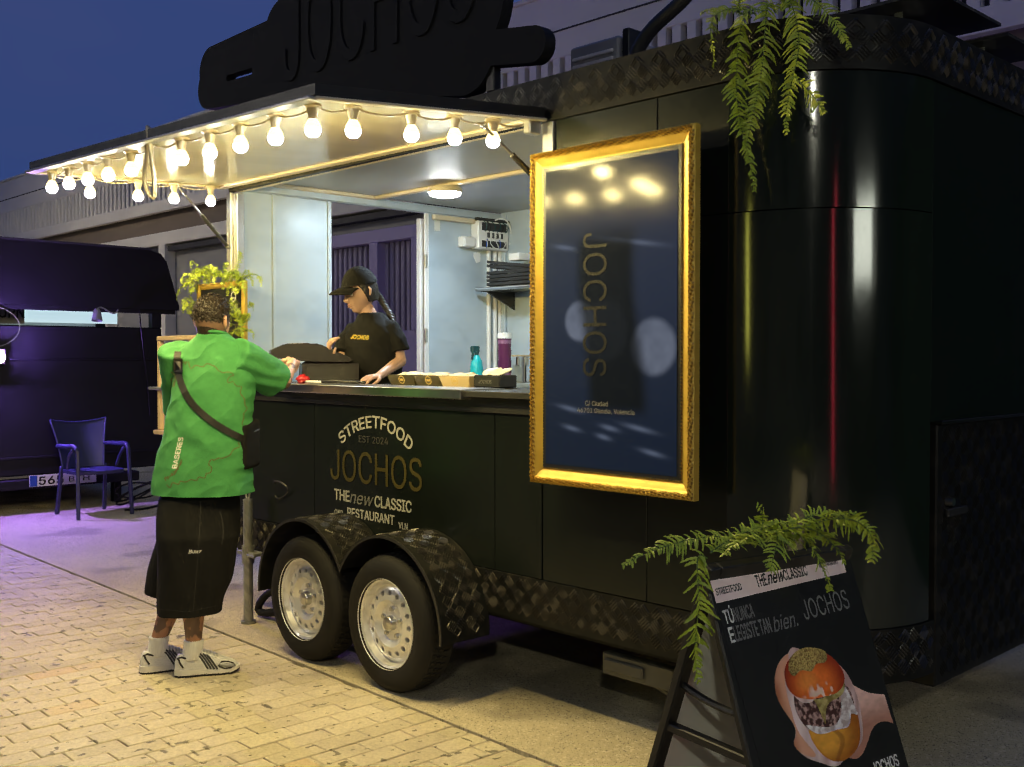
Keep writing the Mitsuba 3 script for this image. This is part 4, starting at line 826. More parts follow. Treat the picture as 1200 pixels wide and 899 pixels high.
ks = thing('sauce_bottle', 'squat dark sauce bottle with a white cap on the side worktop', 'bottle'); put('body', lathe([(0, 0), (.035, 0), (.036, .1), (.015, .13), (0, .13)], (-5.12, 5.20, 1.321)), 'black_plastic', ks, smooth=40); put('cap', lathe([(.014, .131), (.006, .17), (0, .17)], (-5.12, 5.20, 1.321)), 'white_plastic', ks)
# fuse box
eb = thing('fuse_box', 'open white fuse box with loose wires high on the trailer end wall', 'fuse box'); X = XL + .091
put('case', box(X - .05, X + .03, 4.965, 5.262, 2.255, 2.452, .008), 'white_plastic', eb)
put('cover_top', box(X + .0, X + .034, 4.955, 5.27, 2.453, 2.472, .004), 'black_plastic', eb)
put('opening', box(X + .031, X + .033, 5.0, 5.235, 2.385, 2.44), 'facade_dark', eb); put('opening', box(X + .031, X + .033, 5.0, 5.235, 2.27, 2.315), 'facade_dark', eb)
for i in range(7): put('breaker', box(X + .032, X + .048, 5.045 + i * .021, 5.063 + i * .021, 2.335, 2.372, .003), 'white_plastic' if i % 2 else 'dim_display', eb)
wc = ('white_plastic', 'dark_teal', 'plate_blue', 'black_plastic', 'white_plastic', 'dark_teal')
for i in range(12):
    y = 5.01 + i * .019; put('wire', tube(spline([(X + .034, y, 2.38), (X + .05, y + rr.uniform(-.02, .02), 2.41), (X + .036, y + rr.uniform(-.03, .03), 2.45)] if i % 2 else [(X + .034, y, 2.325), (X + .055, y + rr.uniform(-.03, .03), 2.30), (X + .036, y + rr.uniform(-.04, .04), 2.262)], 8), .0035, 5), wc[i % 6], eb)
put('loose_wire', tube(spline([(X + .03, 5.12, 2.46), (X + .06, 5.2, 2.47), (X + .05, 5.262, 2.40), (X + .035, 5.262, 2.30)], 14), .005, 6), 'white_plastic', eb)
jb = thing('junction_box', 'small white junction box left of the fuse box', 'box'); put('case', box(XL + .0345, XL + .1, 4.85, 4.955, 2.262, 2.335, .006), 'white_plastic', jb); put('lid', box(XL + .101, XL + .106, 4.856, 4.949, 2.268, 2.329, .002), 'white_plastic', jb)
k = put('paper_note', hullpts([(XL + .036, 4.995, 2.235), (XL + .036, 5.06, 2.24), (XL + .04, 5.06, 2.175), (XL + .04, 5.02, 2.16), (XL + .037, 4.995, 2.235), (XL + .0345, 5.0, 2.2)]), 'white_plastic'); tag(k, 'torn white paper note hanging under the fuse box', 'note')
k = put('small_sticker', box(XL + .0345, XL + .036, 4.64, 4.69, 2.36, 2.43), 'board_grey'); tag(k, 'grey sticker high on the wall right of the door', 'sticker')
# shelf with black trays on the back wall
sh = thing('wall_shelf', 'black metal shelf with a rolled edge on the trailer back wall', 'shelf'); put('board', box(-5.53, -4.5, 4.98, YBK - .036, 1.955, 1.975, .004), 'black_plastic', sh); put('front_rail', cyl((-5.53, 4.975, 1.97), (-4.5, 4.975, 1.97), .014, 12), 'steel', sh)
put('bracket', prism(Polygon([(0, 0), (.27, 0), (.27, -.12)]), .012, plane((-5.45, 4.99, 1.953), (0, 1, 0), (0, 0, 1))), 'black_plastic', sh)
for i in range(6):
    b = thing('serving_tray', f'black tray in the pile on the wall shelf, {("lowest", "second from below", "third from below", "fourth from below", "second from the top", "topmost")[i]}', 'tray', 'black trays piled on the wall shelf')
    M = shift(-5.22, 5.12, 1.985 + i * .026) @ trimesh.transformations.rotation_matrix(.12 * (i > 3), [0, 1, 0])
    put('tray_base', xf(box(-.2, .22, -.12, .12, 0, .006, .002), M), 'black_plastic', b); put('tray_rim', xf(prism(sbox(-.215, -.135, .235, .135).difference(sbox(-.205, -.125, .225, .125)), .02, shift(0, 0, .0065)), M), 'black_plastic', b)
k = put('white_card', box(-5.27, -5.16, YBK - .05, YBK - .036, 1.71, 1.84, .002), 'white_plastic'); tag(k, 'white card fixed to the back wall below the shelf', 'card')
k = put('white_carton', box(-5.28, -5.18, 5.05, 5.15, 2.16, 2.21, .004), 'white_plastic'); tag(k, 'white carton lying on top of the tray pile', 'carton')
# ------------------------------------------------------------------ rack and menu board at the trailer end
mat('pine', lambda p, n, u: mix(C(.42, .30, .17), C(.58, .44, .28), fbm(p.x * 30, p.y * 30, p.z * 6)), .55)
rk = thing('wooden_rack', 'pale wooden rack hung at the trailer end behind the customer', 'rack')
RX0, RX1, RY = -6.50, -5.66, 3.08
for x in (RX0, RX1 - .03):
    for y in (RY, RY + .22): put('post', box(x, x + .035, y, y + .035, 1.03, 1.60, .004), 'pine', rk)
for y in (RY, RY + .22): put('top_rail', box(RX0, RX1 + .005, y - .002, y + .037, 1.602, 1.632, .004), 'pine', rk)
put('bottom_shelf', box(RX0 - .02, RX1, RY - .02, RY + .27, 1.0, 1.028, .004), 'pine', rk)
put('middle_shelf', box(RX0 - .09, RX1, RY - .02, RY + .27, 1.285, 1.305, .004), 'galvanised', rk)
for y in (RY + .05, RY + .18): put('hanging_arm', box(RX1 + .005, XL - .026, y, y + .03, 1.56, 1.6, .003), 'galvanised', rk)
mf = thing('menu_frame', 'small gold framed black menu board wreathed in greenery at the trailer end', 'menu board')
MX0, MX1, MZ0, MZ1, MYy = -5.93, -5.37, 1.55, 1.935, 3.062
for x0, x1, z0, z1 in ((MX0, MX0 + .035, MZ0, MZ1), (MX1 - .035, MX1, MZ0, MZ1), (MX0 + .036, MX1 - .036, MZ0, MZ0 + .035), (MX0 + .036, MX1 - .036, MZ1 - .035, MZ1)): put('frame_side', box(x0, x1, MYy, MYy + .03, z0, z1, .008), 'gold', mf)
put('panel', box(MX0 + .034, MX1 - .034, MYy + .012, MYy + .022, MZ0 + .034, MZ1 - .034), 'board_black', mf)
MP = lambda x, z: plane((x, MYy + .0095, z), (1, 0, 0), (0, 0, 1))
put('emblem', prism(Point(0, 0).buffer(.03).difference(Point(0, 0).buffer(.023)).union(sbox(-.02, -.012, .02, -.005)), .001, MP(-5.50, 1.845)), 'matt_print_white', mf)
put('lettering', lettering('JOCHOS', .022, MP(-5.57, 1.78), .001, width=.12, bold=True), 'matt_print_white', mf)
for i in range(4): put('menu_line', box(-5.60, -5.44 - .02 * (i % 2), MYy + .0105, MYy + .0118, 1.74 - i * .03, 1.747 - i * .03), 'gold_print', mf)
f3 = thing('greenery_garland', 'bright green garland draped over the small gold menu board', 'greenery')
gr_ = np.random.default_rng(31); paths = []
for i in range(58):
    u_ = gr_.random()
    if u_ < .55: s = np.array([-5.96 + .62 * gr_.random(), 3.04 + gr_.uniform(-.03, .02), 1.92 + gr_.uniform(0, .06)])
    elif u_ < .9: s = np.array([-5.37 + gr_.uniform(-.04, .03), 3.04 + gr_.uniform(-.03, .02), 1.60 + .36 * gr_.random()])
    else: s = np.array([-5.93 + gr_.uniform(-.04, .05), 3.04 + gr_.uniform(-.03, .02), 1.75 + .2 * gr_.random()])
    d = np.array([gr_.uniform(-.9, .9), gr_.uniform(-.5, .3), gr_.uniform(-.2, .8)]); d /= np.linalg.norm(d); L = gr_.uniform(.07, .16)
    paths.append(([s, s + d * L * .5 + [0, 0, .012], s + d * L * .85 - [0, 0, .01], s + d * L - [0, 0, L * .45]], 10, .028))
fern(f3, paths, .03, 300)
# ------------------------------------------------------------------ roof: sign, cowls, pipe, fan unit
rs = thing('roof_sign', 'big black sign with rounded ends standing on the trailer roof above the flap', 'sign')
RS = plane((-5.62, 3.16, 2.64), (1, 0, 0), (0, 0, 1))
def bar2(x0, z0, x1, z1, r): return LineString([(x0, z0), (x1, z1)]).buffer(r, 24)
sil = unary_union([bar2(-.18, .56, .55, .57, .14), bar2(-.22, .46, 1.2, .33, .12), bar2(.60, .62, 1.2, .72, .17), bar2(.9, .40, 2.1, .20, .19), bar2(.8, .6, 2.05, .42, .30), bar2(1.0, .85, 2.05, .78, .22), bar2(2.0, .22, 2.52, .145, .075), sbox(.75, .15, 2.18, .8)])
sil = sil.difference(bar2(.02, .475, .28, .465, .018))
put('backing_board', prism(sil, .06, RS), 'rough_black', rs, smooth=40)
put('lettering', lettering('JOCHOS', .50, RS @ shift(.62, .34, .061), .009, width=1.55), 'rough_black', rs, label='raised black letters on the black roof sign')
put('post', box(-3.395, -3.345, 3.11, 3.155, 2.641, 3.35, .004), 'satin_black', rs)
for x in (-4.75, -3.9): put('foot', box(x, x + .05, 3.13, 3.19, 2.641, 2.85, .004), 'satin_black', rs)
for (x, y, z, w, h) in ((-1.985, 4.02, 2.70, .29, .08), (-1.81, 4.36, 2.70, .20, .06)):
    cw = thing('vent_cowl', 'black pyramid capped vent cowl on the roof behind the fern' if w > .25 else 'smaller black vent cowl at the far end of the roof', 'vent cowl', None)
    zz = 2.785 if w > .25 else 2.70
    put('pipe', cyl((x, y, 2.636), (x, y, zz), w * .36, 32), 'grey_door', cw, smooth=40)
    for s in (-1, 1): put('strap', box(x + s * w * .30 - .016, x + s * w * .30 + .016, y - w * .55 - .004, y - w * .55, 2.64, zz + .03, .001), 'galvanised', cw)
    ap = np.array([x, y, zz + .03 + h]); cs_ = [np.array([x + sx * w, y + sy * w, zz + .03]) for sx, sy in ((-1, -1), (1, -1), (1, 1), (-1, 1))]
    put('cap', hullpts([ap] + cs_ + [c + [0, 0, -.012] for c in cs_]), 'satin_black', cw)
mat('purple_black', (.02, .02, .024), .5)
k = put('roof_pipe', tube(spline([(-3.0, 3.62, 2.60), (-2.98, 3.6, 2.78), (-2.88, 3.6, 2.9), (-2.72, 3.62, 3.0), (-2.62, 3.64, 3.14), (-2.60, 3.66, 3.4), (-2.60, 3.66, 3.8)], 40), .03, 14), 'purple_black', smooth=True); tag(k, 'bent black pipe rising from the trailer roof right of the sign', 'pipe')
ac = thing('roof_fan_unit', 'grey louvred fan unit on the trailer roof beside the bent pipe', 'fan unit')
put('case', box(-3.50, -3.19, 3.75, 4.05, 2.64, 2.98, .012), 'grey_door', ac)
for i in range(7): put('louvre', box(-3.47, -3.22, 3.738, 3.749, 2.69 + i * .036, 2.706 + i * .036, .002), 'facade', ac)
put('side_post', box(-3.17, -3.13, 3.75, 3.85, 2.636, 3.0, .004), 'satin_black', ac)
# ------------------------------------------------------------------ people
def head_mesh(s=1.0, fem=False):
    m = trimesh.creation.icosphere(subdivisions=5, radius=1.0); d = m.vertices; x, y, z = d[:, 0] * .074, d[:, 1] * .096, d[:, 2] * .116
    lo = np.clip(-d[:, 2], 0, 1); sm = lo * lo * (3 - 2 * lo)
    x = x * (1 - (.33 if fem else .26) * sm); y = np.where(y < 0, y * (1 - .42 * sm), y * (.96 - .06 * sm)); y = y + .012 * sm
    X, Zz = x.copy(), z.copy(); fr_ = np.clip(d[:, 1] * 2.5, 0, 1); ax = np.abs(X); g = lambda a, b: np.exp(-a * a - b * b)
    dy = .021 * g(X / .0115, (Zz + .030) / .013) + .013 * g(X / .009, (Zz + .008) / .024) + .004 * g((ax - .013) / .007, (Zz + .036) / .008)
    dy += -.011 * g((ax - .031) / .017, (Zz - .004) / .013) + .0045 * g((ax - .030) / .026, (Zz - .026) / .009)
    dy += .0075 * g(X / .021, (Zz + .058) / .0055) + .0085 * g(X / .018, (Zz + .070) / .006) - .0055 * g(X / .024, (Zz + .064) / .0025) + .009 * g(X / .022, (Zz + .099) / .016) + .004 * g((ax - .045) / .02, (Zz + .03) / .02)
    m.vertices = np.c_[x, y + dy * fr_, z] * s
    return m
def ear(side, s=1.0):
    P = [(side * .071, -.004, .018), (side * .083, -.016, .026), (side * .088, -.022, .010), (side * .084, -.015, -.014), (side * .073, -.004, -.026)]
    r = [.007, .0085, .009, .008, .006]
    return [(np.array(P[i]) * s, r[i] * s, np.array(P[i + 1]) * s, r[i + 1] * s) for i in range(4)] + [(np.array((side * .07, -.004, .0)) * s, .010 * s, np.array((side * .077, -.01, .0)) * s, .008 * s)]
def face_frame(c, fwd, pitch=0.0, roll=0.0):
    f = np.array([fwd[0], fwd[1], 0.0]); f /= np.linalg.norm(f); r = np.array([f[1], -f[0], 0.0]); f2 = f * math.cos(pitch) - np.array([0, 0, 1]) * math.sin(pitch); u = np.cross(r, f2)
    M = np.eye(4); M[:3, 0], M[:3, 1], M[:3, 2], M[:3, 3] = r, f2, u, c
    return M @ trimesh.transformations.rotation_matrix(roll, [0, 1, 0])
def hand_bones(w, d, nb, thumb, curl=.5, s=1.0, spread=.08):
    w, d, nb = (np.asarray(q, float) for q in (w, d, nb)); d = d / np.linalg.norm(d); nb = nb - d * (nb @ d); nb /= np.linalg.norm(nb); sd = np.cross(d, nb) * thumb
    B = []; L = .088 * s
    kn = [w + d * L * (.98 - .06 * abs(k - 1)) + sd * (.030 - .0195 * k) * s for k in range(4)]
    for k in range(4): B.append((w + sd * (.016 - .011 * k) * s, .0135 * s, kn[k], .0105 * s))
    B.append((w + sd * .006 * s, .017 * s, w + d * L * .6, .017 * s)); B.append((kn[0], .0105 * s, kn[3], .010 * s)); B.append((w + d * L * .45 + sd * .02 * s, .014 * s, w + d * L * .45 - sd * .02 * s, .013 * s))
    for k in range(4):
        Ls = np.array([.043, .027, .021]) * (1.0, 1.1, 1.03, .82)[k] * s; p = kn[k]; a = 0.0; dd = d + sd * spread * (1.2 - .9 * k); dd /= np.linalg.norm(dd)
        c = curl[k] if np.ndim(curl) else curl
        for j in range(3):
            a += c * (1.0, 1.15, .75)[j]; v = dd * math.cos(a) - nb * math.sin(a); q = p + v * Ls[j]
            B.append((p, (.0098, .0086, .0078)[j] * s, q, (.0086, .0078, .0066)[j] * s)); p = q
    t0 = w + d * .022 * s + sd * .022 * s; t1 = t0 + (d * .55 + sd * .62 - nb * .3) * .042 * s; t2 = t1 + (d * .86 + sd * .12 - nb * .42) * .034 * s; t3 = t2 + (d * .85 - sd * .25 - nb * .45) * .026 * s
    B += [(t0, .0145 * s, t1, .0115 * s), (t1, .011 * s, t2, .0095 * s), (t2, .0095 * s, t3, .0075 * s)]
    return B
def hull_union(bs, sec=14):
    return manifold3d.Manifold.batch_boolean([manifold3d.Manifold.batch_hull([manifold3d.Manifold.sphere(float(a), sec).translate([float(q) for q in p]), manifold3d.Manifold.sphere(float(b), sec).translate([float(v) for v in q_])]) for p, a, q_, b in bs], manifold3d.OpType.Add)
def body_union(parts):
    try:
        M = manifold3d.Manifold.batch_boolean([man(weld(p)) for p in parts], manifold3d.OpType.Add)
        if not M.is_empty() and M.num_tri() > 2000: return weld(tri(M))
    except Exception: pass
    return cat_(parts)
def folds(m, amp, fn):
    m = m.copy(); n = m.vertex_normals; v = m.vertices; m.vertices = v + n * (fn(v) * amp)[:, None]; return m
def drape(flat, solid, off, M):
    """lay a flat (x,z) mesh onto the near side (local -y) of a solid"""
    m = flat.copy(); o = np.c_[m.vertices[:, 0], np.full(len(m.vertices), -2.0), m.vertices[:, 2]]
    loc, ri, _ = solid.ray.intersects_location(o, np.tile([0, 1.0, 0], (len(o), 1)), multiple_hits=False)
    y = np.full(len(o), np.nan); y[ri] = loc[:, 1]; ok = ~np.isnan(y); y[~ok] = np.interp(np.flatnonzero(~ok), np.flatnonzero(ok), y[ok]) if ok.any() else 0
    v = m.vertices.copy(); v[:, 1] = y - off - m.vertices[:, 1]; m.vertices = v; return xf(m, M)
# ---- customer
def skin_c(p, n, u):
    t = fbm(p.x * 24, p.y * 24, p.z * 24); tat = smoothstep(.50, .56, fbm(p.x * 26 + 3, p.y * 26, p.z * 13, 3)) * smoothstep(.55, .45, p.z)
    arm = smoothstep(.52, .58, fbm(p.x * 30, p.y * 30 + 5, p.z * 20, 3)) * smoothstep(2.72, 2.78, p.y) * smoothstep(2.98, 2.94, p.y) * smoothstep(1.2, 1.25, p.z)
    base = mix(C(.50, .27, .17), C(.60, .35, .24), t); leg = smoothstep(.7, .6, p.z)
    base = mix(base, C(.36, .18, .105), leg)
    return mix(base, C(.055, .045, .042), dr.maximum(tat * .72, arm * .75))
mat('customer_skin', skin_c, .45, spec=.4)
mat('green_cotton', lambda p, n, u: mix(C(.040, .185, .055), C(.058, .245, .078), fbm(p.x * 60, p.y * 60, p.z * 60)) * (.9 + .2 * noise(p.x * 900, p.y * 900, p.z * 900)), .85, spec=.25, sheen=.4)
mat('black_cotton', lambda p, n, u: mix(C(.0045, .0045, .0045), C(.008, .008, .008), fbm(p.x * 50, p.y * 50, p.z * 50)), .85, spec=.2, sheen=.08)
mat('sock', lambda p, n, u: mix(C(.62, .62, .60), C(.72, .72, .69), noise(p.x * 300, p.y * 300, p.z * 40)), .9)
mat('dark_hair', lambda p, n, u: mix(C(.007, .0045, .003), C(.030, .019, .012), noise(p.x * 160, p.y * 160, p.z * 160)), .5)
mat('faded_hair', lambda p, n, u: mix(C(.07, .04, .027), C(.17, .095, .065), smoothstep(1.68, 1.645, p.z)), .6)
E1, E2 = np.array([.46, .888, 0]), np.array([-.888, .46, 0])
KM = np.eye(4); KM[:3, 0], KM[:3, 1], KM[:3, 3] = E1, E2, (-4.65, 2.415, 0)
cu = thing('person', 'person in a baggy green t-shirt, black shorts and white trainers leaning on the counter', 'person')
f_, u_ = np.array([.42, .907, 0]), np.array([.907, -.42, 0])
HC = np.array([.062, .075, 1.664]); HM = face_frame(HC, (.60, .80), .06)
sR, eR, wR = np.array([.225, .0, 1.475]), np.array([.400, .130, 1.375]), np.array([.462, .325, 1.468])
sL, eL, wL = np.array([-.10, .12, 1.48]), np.array([-.08, .28, 1.22]), np.array([.10, .44, 1.30])
kR, aR, kL, aL = np.array([-.015, -.055, .47]), np.array([-.035, -.06, .085]), np.array([-.07, .10, .47]), np.array([-.195, .05, .085])
bs = [((.0, -.03, .86), .09, (.02, .05, .88), .09), ((.01, .0, .9), .10, (.04, .02, 1.2), .095), ((.04, .02, 1.2), .095, (.07, .04, 1.42), .085), (sL, .04, sR, .04),
      ((.065, .055, 1.50), .058, HC + [-.004, -.008, -.06], .056),
      (sR, .045, eR, .039), (eR, .039, wR, .027), (sL, .043, eL, .038), (eL, .037, wL, .027),
      ((.0, -.03, .84), .07, kR, .058), (kR, .055, kR * .62 + aR * .38 + [-.012, .0, 0], .054), (kR * .62 + aR * .38 + [-.012, 0, 0], .054, aR + [0, 0, .07], .036), (aR + [0, 0, .07], .036, aR, .030), (aR - [0, 0, .015], .022, aR + [.14, -.01, -.05], .014),
      ((.0, .07, .84), .07, kL, .058), (kL, .055, kL * .62 + aL * .38 + [-.014, 0, 0], .054), (kL * .62 + aL * .38 + [-.014, 0, 0], .054, aL + [0, 0, .07], .036), (aL + [0, 0, .07], .036, aL, .030), (aL - [0, 0, .015], .022, aL + [.14, .02, -.05], .014)]
bodym = organic(hull_union(bs), .012, 10)
handR = organic(hull_union(hand_bones(wR + [0, -.005, 0], (.08, .60, .10), (.30, -.25, .9), -1, curl=(.75, .85, .9, .95), s=.98)), .0035, 6)
handL = organic(hull_union(hand_bones(wL, (.8, .5, .0), (0, .1, .9), 1, curl=.4, s=.98)), .005, 5)
eh = tri(hull_union(ear(1) + ear(-1), 14).refine_to_length(.006)); eh.merge_vertices(); trimesh.smoothing.filter_taubin(eh, iterations=6)
hd_ = xf(head_mesh(.99), HM)
put('body', xf(body_union([bodym, handR, handL, hd_, xf(eh, HM)]), KM), 'customer_skin', cu, smooth=50)
# hair: faded sides, curly top
hm = trimesh.creation.icosphere(subdivisions=5, radius=1.0); d = hm.vertices
def hair_shell(base, thick):
    v = np.c_[d[:, 0] * .074, d[:, 1] * .096, d[:, 2] * .116] * .99; r = np.linalg.norm(v, axis=1, keepdims=True); return v * (1 + thick[:, None] / r)
line = -.58 + .75 * np.clip(d[:, 1] + .2, 0, 1) * 1.0 + .9 * np.clip(d[:, 1] - .35, 0, 1)
t1 = np.where(d[:, 2] > line, .0025, -.02); nzz = meshkit.fbm(d * 30, 3, 1)
lo = np.clip(-d[:, 2], 0, 1); sm = lo * lo * (3 - 2 * lo); hv = hair_shell(None, t1); hv[:, 0] *= 1 - .26 * sm; hv[:, 1] = np.where(hv[:, 1] < 0, hv[:, 1] * (1 - .42 * sm), hv[:, 1] * .96) + .012 * sm
put('faded_sides', xf(xf(trimesh.Trimesh(hv, hm.faces, process=False), HM), KM), 'faded_hair', cu, smooth=True)
top = np.clip((d[:, 2] - (-.16 + .75 * np.clip(d[:, 1] - .05, 0, 1))) / .55, 0, 1) ** .8; t2 = -.004 + top * (.019 + .011 * (nzz - .5) * 2) + .008 * (meshkit.noise(d * 14, 4) - .5) * (top > .1)
put('curly_hair', xf(xf(trimesh.Trimesh(hair_shell(None, t2), hm.faces, process=False), HM), KM), 'dark_hair', cu, smooth=True)
cr = np.random.default_rng(12); curls = []
for i in range(620):
    q = cr.normal(size=3); q /= np.linalg.norm(q)
    if q[2] < .06 + .75 * max(0, q[1] - .05): continue
    p = np.array([q[0] * .074, q[1] * .096, q[2] * .116]) * .99; p = p * (1 + (.008 + .011 * min(1, max(0, q[2] + .1) / .6)) / np.linalg.norm(p)); a = np.cross(q, cr.normal(size=3)); a /= np.linalg.norm(a); b = np.cross(q, a)
    ph = cr.uniform(0, 6); curls.append(tube([p + (a * math.cos(t + ph) + b * math.sin(t + ph)) * .0055 + q * .0022 * t for t in np.linspace(0, 5.5, 9)], np.linspace(.0026, .001, 9), 5))
put('curls', xf(xf(cat_(curls), HM), KM), 'dark_hair', cu, kind='stuff', smooth=True)
for s in (-1, 1):
    e = trimesh.creation.icosphere(3, .0115); e.apply_translation((s * .031, .079, .004)); put('eye', xf(xf(e, HM), KM), 'white_plastic', cu, smooth=True)
# t-shirt
R = []
for z, cx_, cy_, w, dd in ((.80, .012, .02, .232, .190), (.835, .012, .02, .230, .188), (.90, .013, .02, .226, .180), (1.05, .022, .02, .212, .155), (1.2, .045, .025, .198, .145), (1.33, .062, .035, .196, .138), (1.42, .075, .045, .200, .128), (1.48, .080, .05, .196, .11), (1.53, .080, .055, .172, .092), (1.565, .074, .058, .125, .076), (1.592, .068, .06, .082, .066), (1.608, .066, .06, .066, .062)):
    R.append(ell((cx_, cy_, z), u_ * w, f_ * dd, 36, .86))
def ring3(c, ax, up, r1, r2, n=24):
    ax = np.asarray(ax, float) / np.linalg.norm(ax); a = np.cross(up, ax); a /= np.linalg.norm(a); b = np.cross(ax, a); return ell(c, a * r1, b * r2, n)
dR = eR - sR; dL = eL - sL
slR = loft([ring3(sR - dR * .35 + [0, 0, .0], dR, (0, 0, 1), .088, .085), ring3(sR + dR * .15 + [0, 0, -.01], dR + [0, 0, .05], (0, 0, 1), .088, .092), ring3(sR + dR * .5 + [.0, 0, -.012], dR, (0, 0, 1), .082, .088), ring3(sR + dR * .82 + [.0, 0, -.008], dR, (0, 0, 1), .082, .086)])
slL = loft([ring3(sL - dL * .2, dL, (0, 1, 0), .082, .08), ring3(sL + dL * .5, dL, (0, 1, 0), .085, .082), ring3(sL + dL * .95, dL, (0, 1, 0), .088, .085)])
shm = organic(man(loft(R)) + man(slR) + man(slL), .0085, 44)
def shf(v):
    q = v @ np.array([u_, f_, [0, 0, 1]]).T; x, y, z = q.T
    n1 = meshkit.fbm(np.c_[x * 13 + z * 2.5, y * 9, z * 3.2], 3, 1) - .5
    # long soft drags from the right armpit down to the left hem, and sideways ones at the waist
    t = x * .75 + (z - 1.2) * .62; drag = np.sin(t * 46 + 3 * meshkit.noise(np.c_[x * 5, y * 5, z * 5], 3)) * np.clip((1.50 - z) / .35, 0, 1) * np.clip((z - .9) / .25, 0, 1)
    hem = np.sin(x * 40 + 2 * meshkit.noise(v * 6, 5)) * np.clip((1.1 - z) / .25, 0, 1)
    sl = np.sin((x * .3 + z) * 95 + 4 * meshkit.noise(v * 9, 8)) * np.clip((x - .17) / .08, 0, 1)
    rdg = lambda q: np.clip(1 - 2.6 * np.abs(q - .5), 0, 1) ** 2
    c1 = rdg(meshkit.fbm(np.c_[x * 5 + z * 4, y * 5, (z - x * .7) * 9], 2, 21)); c2 = rdg(meshkit.fbm(np.c_[x * 9, y * 7, z * 2.4], 2, 33)) * np.clip((1.25 - z) / .3, 0, 1)
    return .5 * n1 + .34 * drag + .22 * hem + .34 * sl + .75 * c1 + .65 * c2
shirt = folds(shm, .0105, shf)
try:
    q_ = weld(tri(man(weld(shirt)).trim_by_plane([0, 0, 1.0], .852)))
    if len(q_.faces) > 3000: shirt = q_
except Exception: pass
put('t_shirt', xf(shirt, KM), 'green_cotton', cu, smooth=50)
tk = [k for k in scene if k.startswith(cu + '__t_shirt')][0]
a = np.linspace(0, 2 * PI, 40); neck = [np.array([.066, .06, 1.609]) + u_ * .064 * math.cos(t) + f_ * .060 * math.sin(t) + [0, 0, .012 * math.sin(t) * -1] for t in a]
put('collar', xf(tube(neck[:-1], .009, 8, closed=True), KM), 'green_cotton', tk, smooth=True)
def ribbon(pts, w, th=.004):
    P = spline([(x, 0, z) for x, z in pts], 60); t = np.gradient(P, axis=0); t /= np.linalg.norm(t, axis=1, keepdims=True); nn = np.c_[-t[:, 2], t[:, 1], t[:, 0]]
    v, f = [], []
    for i in range(60):
        for (s, o) in ((-1, 0), (1, 0), (1, th), (-1, th)): v.append(P[i] + nn[i] * s * w / 2 + [0, o, 0])
    for i in range(59):
        for k in range(4):
            b = i * 4; q = (b + k, b + (k + 1) % 4, b + 4 + (k + 1) % 4, b + 4 + k); f += [(q[0], q[1], q[2]), (q[0], q[2], q[3])]
    return trimesh.Trimesh(v, f, process=False)
def lift(m):                      # carries ribbon thickness as an offset towards the viewer of the back
    return m
mat('red_thread', (.085, .10, .03), .85)
for pts in ([(-.05, 1.47), (.0, 1.455), (.06, 1.46), (.10, 1.43), (.15, 1.415), (.13, 1.385), (.17, 1.37), (.19, 1.32), (.21, 1.27), (.195, 1.21), (.20, 1.16)], [(-.13, 1.42), (-.12, 1.36), (-.10, 1.44), (-.05, 1.47)], [(-.15, .90), (-.09, .92), (-.02, .935), (.04, .97), (.05, 1.02), (.10, 1.03), (.15, 1.06), (.18, 1.10)], [(-.16, .93), (-.11, .97), (-.08, 1.02)]):
    P = spline([(x, z, 0) for x, z in pts], 50); P[:, 0] += .006 * np.sin(np.arange(50) * 1.3); P[:, 1] += .007 * np.cos(np.arange(50) * 1.7)
    try: put('print_line', drape(ribbon([tuple(q[:2]) for q in P[::2]], .0045, .0008), shirt, .0008, KM), 'red_thread', tk)
    except Exception as ex: print('drape', ex)
tm = meshkit.text_mesh('BASERES', .023, .001, True); tv = tm.vertices.copy(); tv[:, 0] *= .145 / tv[:, 0].max(); M_ = tv.copy()
tm2 = trimesh.Trimesh(np.c_[-.105 - tv[:, 1] * .95 + tv[:, 0] * .22, tv[:, 2] * 1.0, .98 + tv[:, 0]], tm.faces, process=False)
try: put('print_letters', drape(tm2, shirt, .001, KM), 'matt_print_white', tk)
except Exception as ex: print('drape', ex)
# strap and bag
mat('webbing', lambda p, n, u: mix(C(.005, .005, .005), C(.011, .011, .010), noise(p.x * 500, p.y * 500, p.z * 500)), .7)
bg = thing('crossbody_bag', 'black crossbody bag with a webbing strap worn across the green shirt', 'bag')
put('strap', drape(ribbon([(-.098, 1.525), (-.10, 1.46), (-.085, 1.38), (-.04, 1.29), (.04, 1.21), (.12, 1.155), (.20, 1.11), (.232, 1.09)], .031, .005), shirt, .003, KM), 'webbing', bg)
put('buckle', drape(trimesh.Trimesh(*[(lambda b: (b.vertices, b.faces))(box(-.118, -.076, 0, .012, 1.425, 1.49))][0], process=False), shirt, .006, KM), 'black_plastic', bg)
bm = organic(manifold3d.Manifold.batch_hull([manifold3d.Manifold.sphere(.022, 14).translate(p) for p in [(.195, -.10, 1.16), (.255, .0, 1.18), (.195, -.10, .985), (.255, .0, .99), (.16, -.08, 1.14), (.22, .02, 1.16), (.16, -.08, .99), (.22, .02, .99)]]), .012, 8)
put('pouch', xf(folds(bm, .006, lambda v: meshkit.fbm(v * 22, 3, 2) - .5), KM), 'black_cotton', bg, smooth=True)
put('zip', xf(tube([(.178, -.126, 1.12), (.225, -.08, 1.135), (.273, -.01, 1.15)], .004, 6), KM), 'steel', bg)
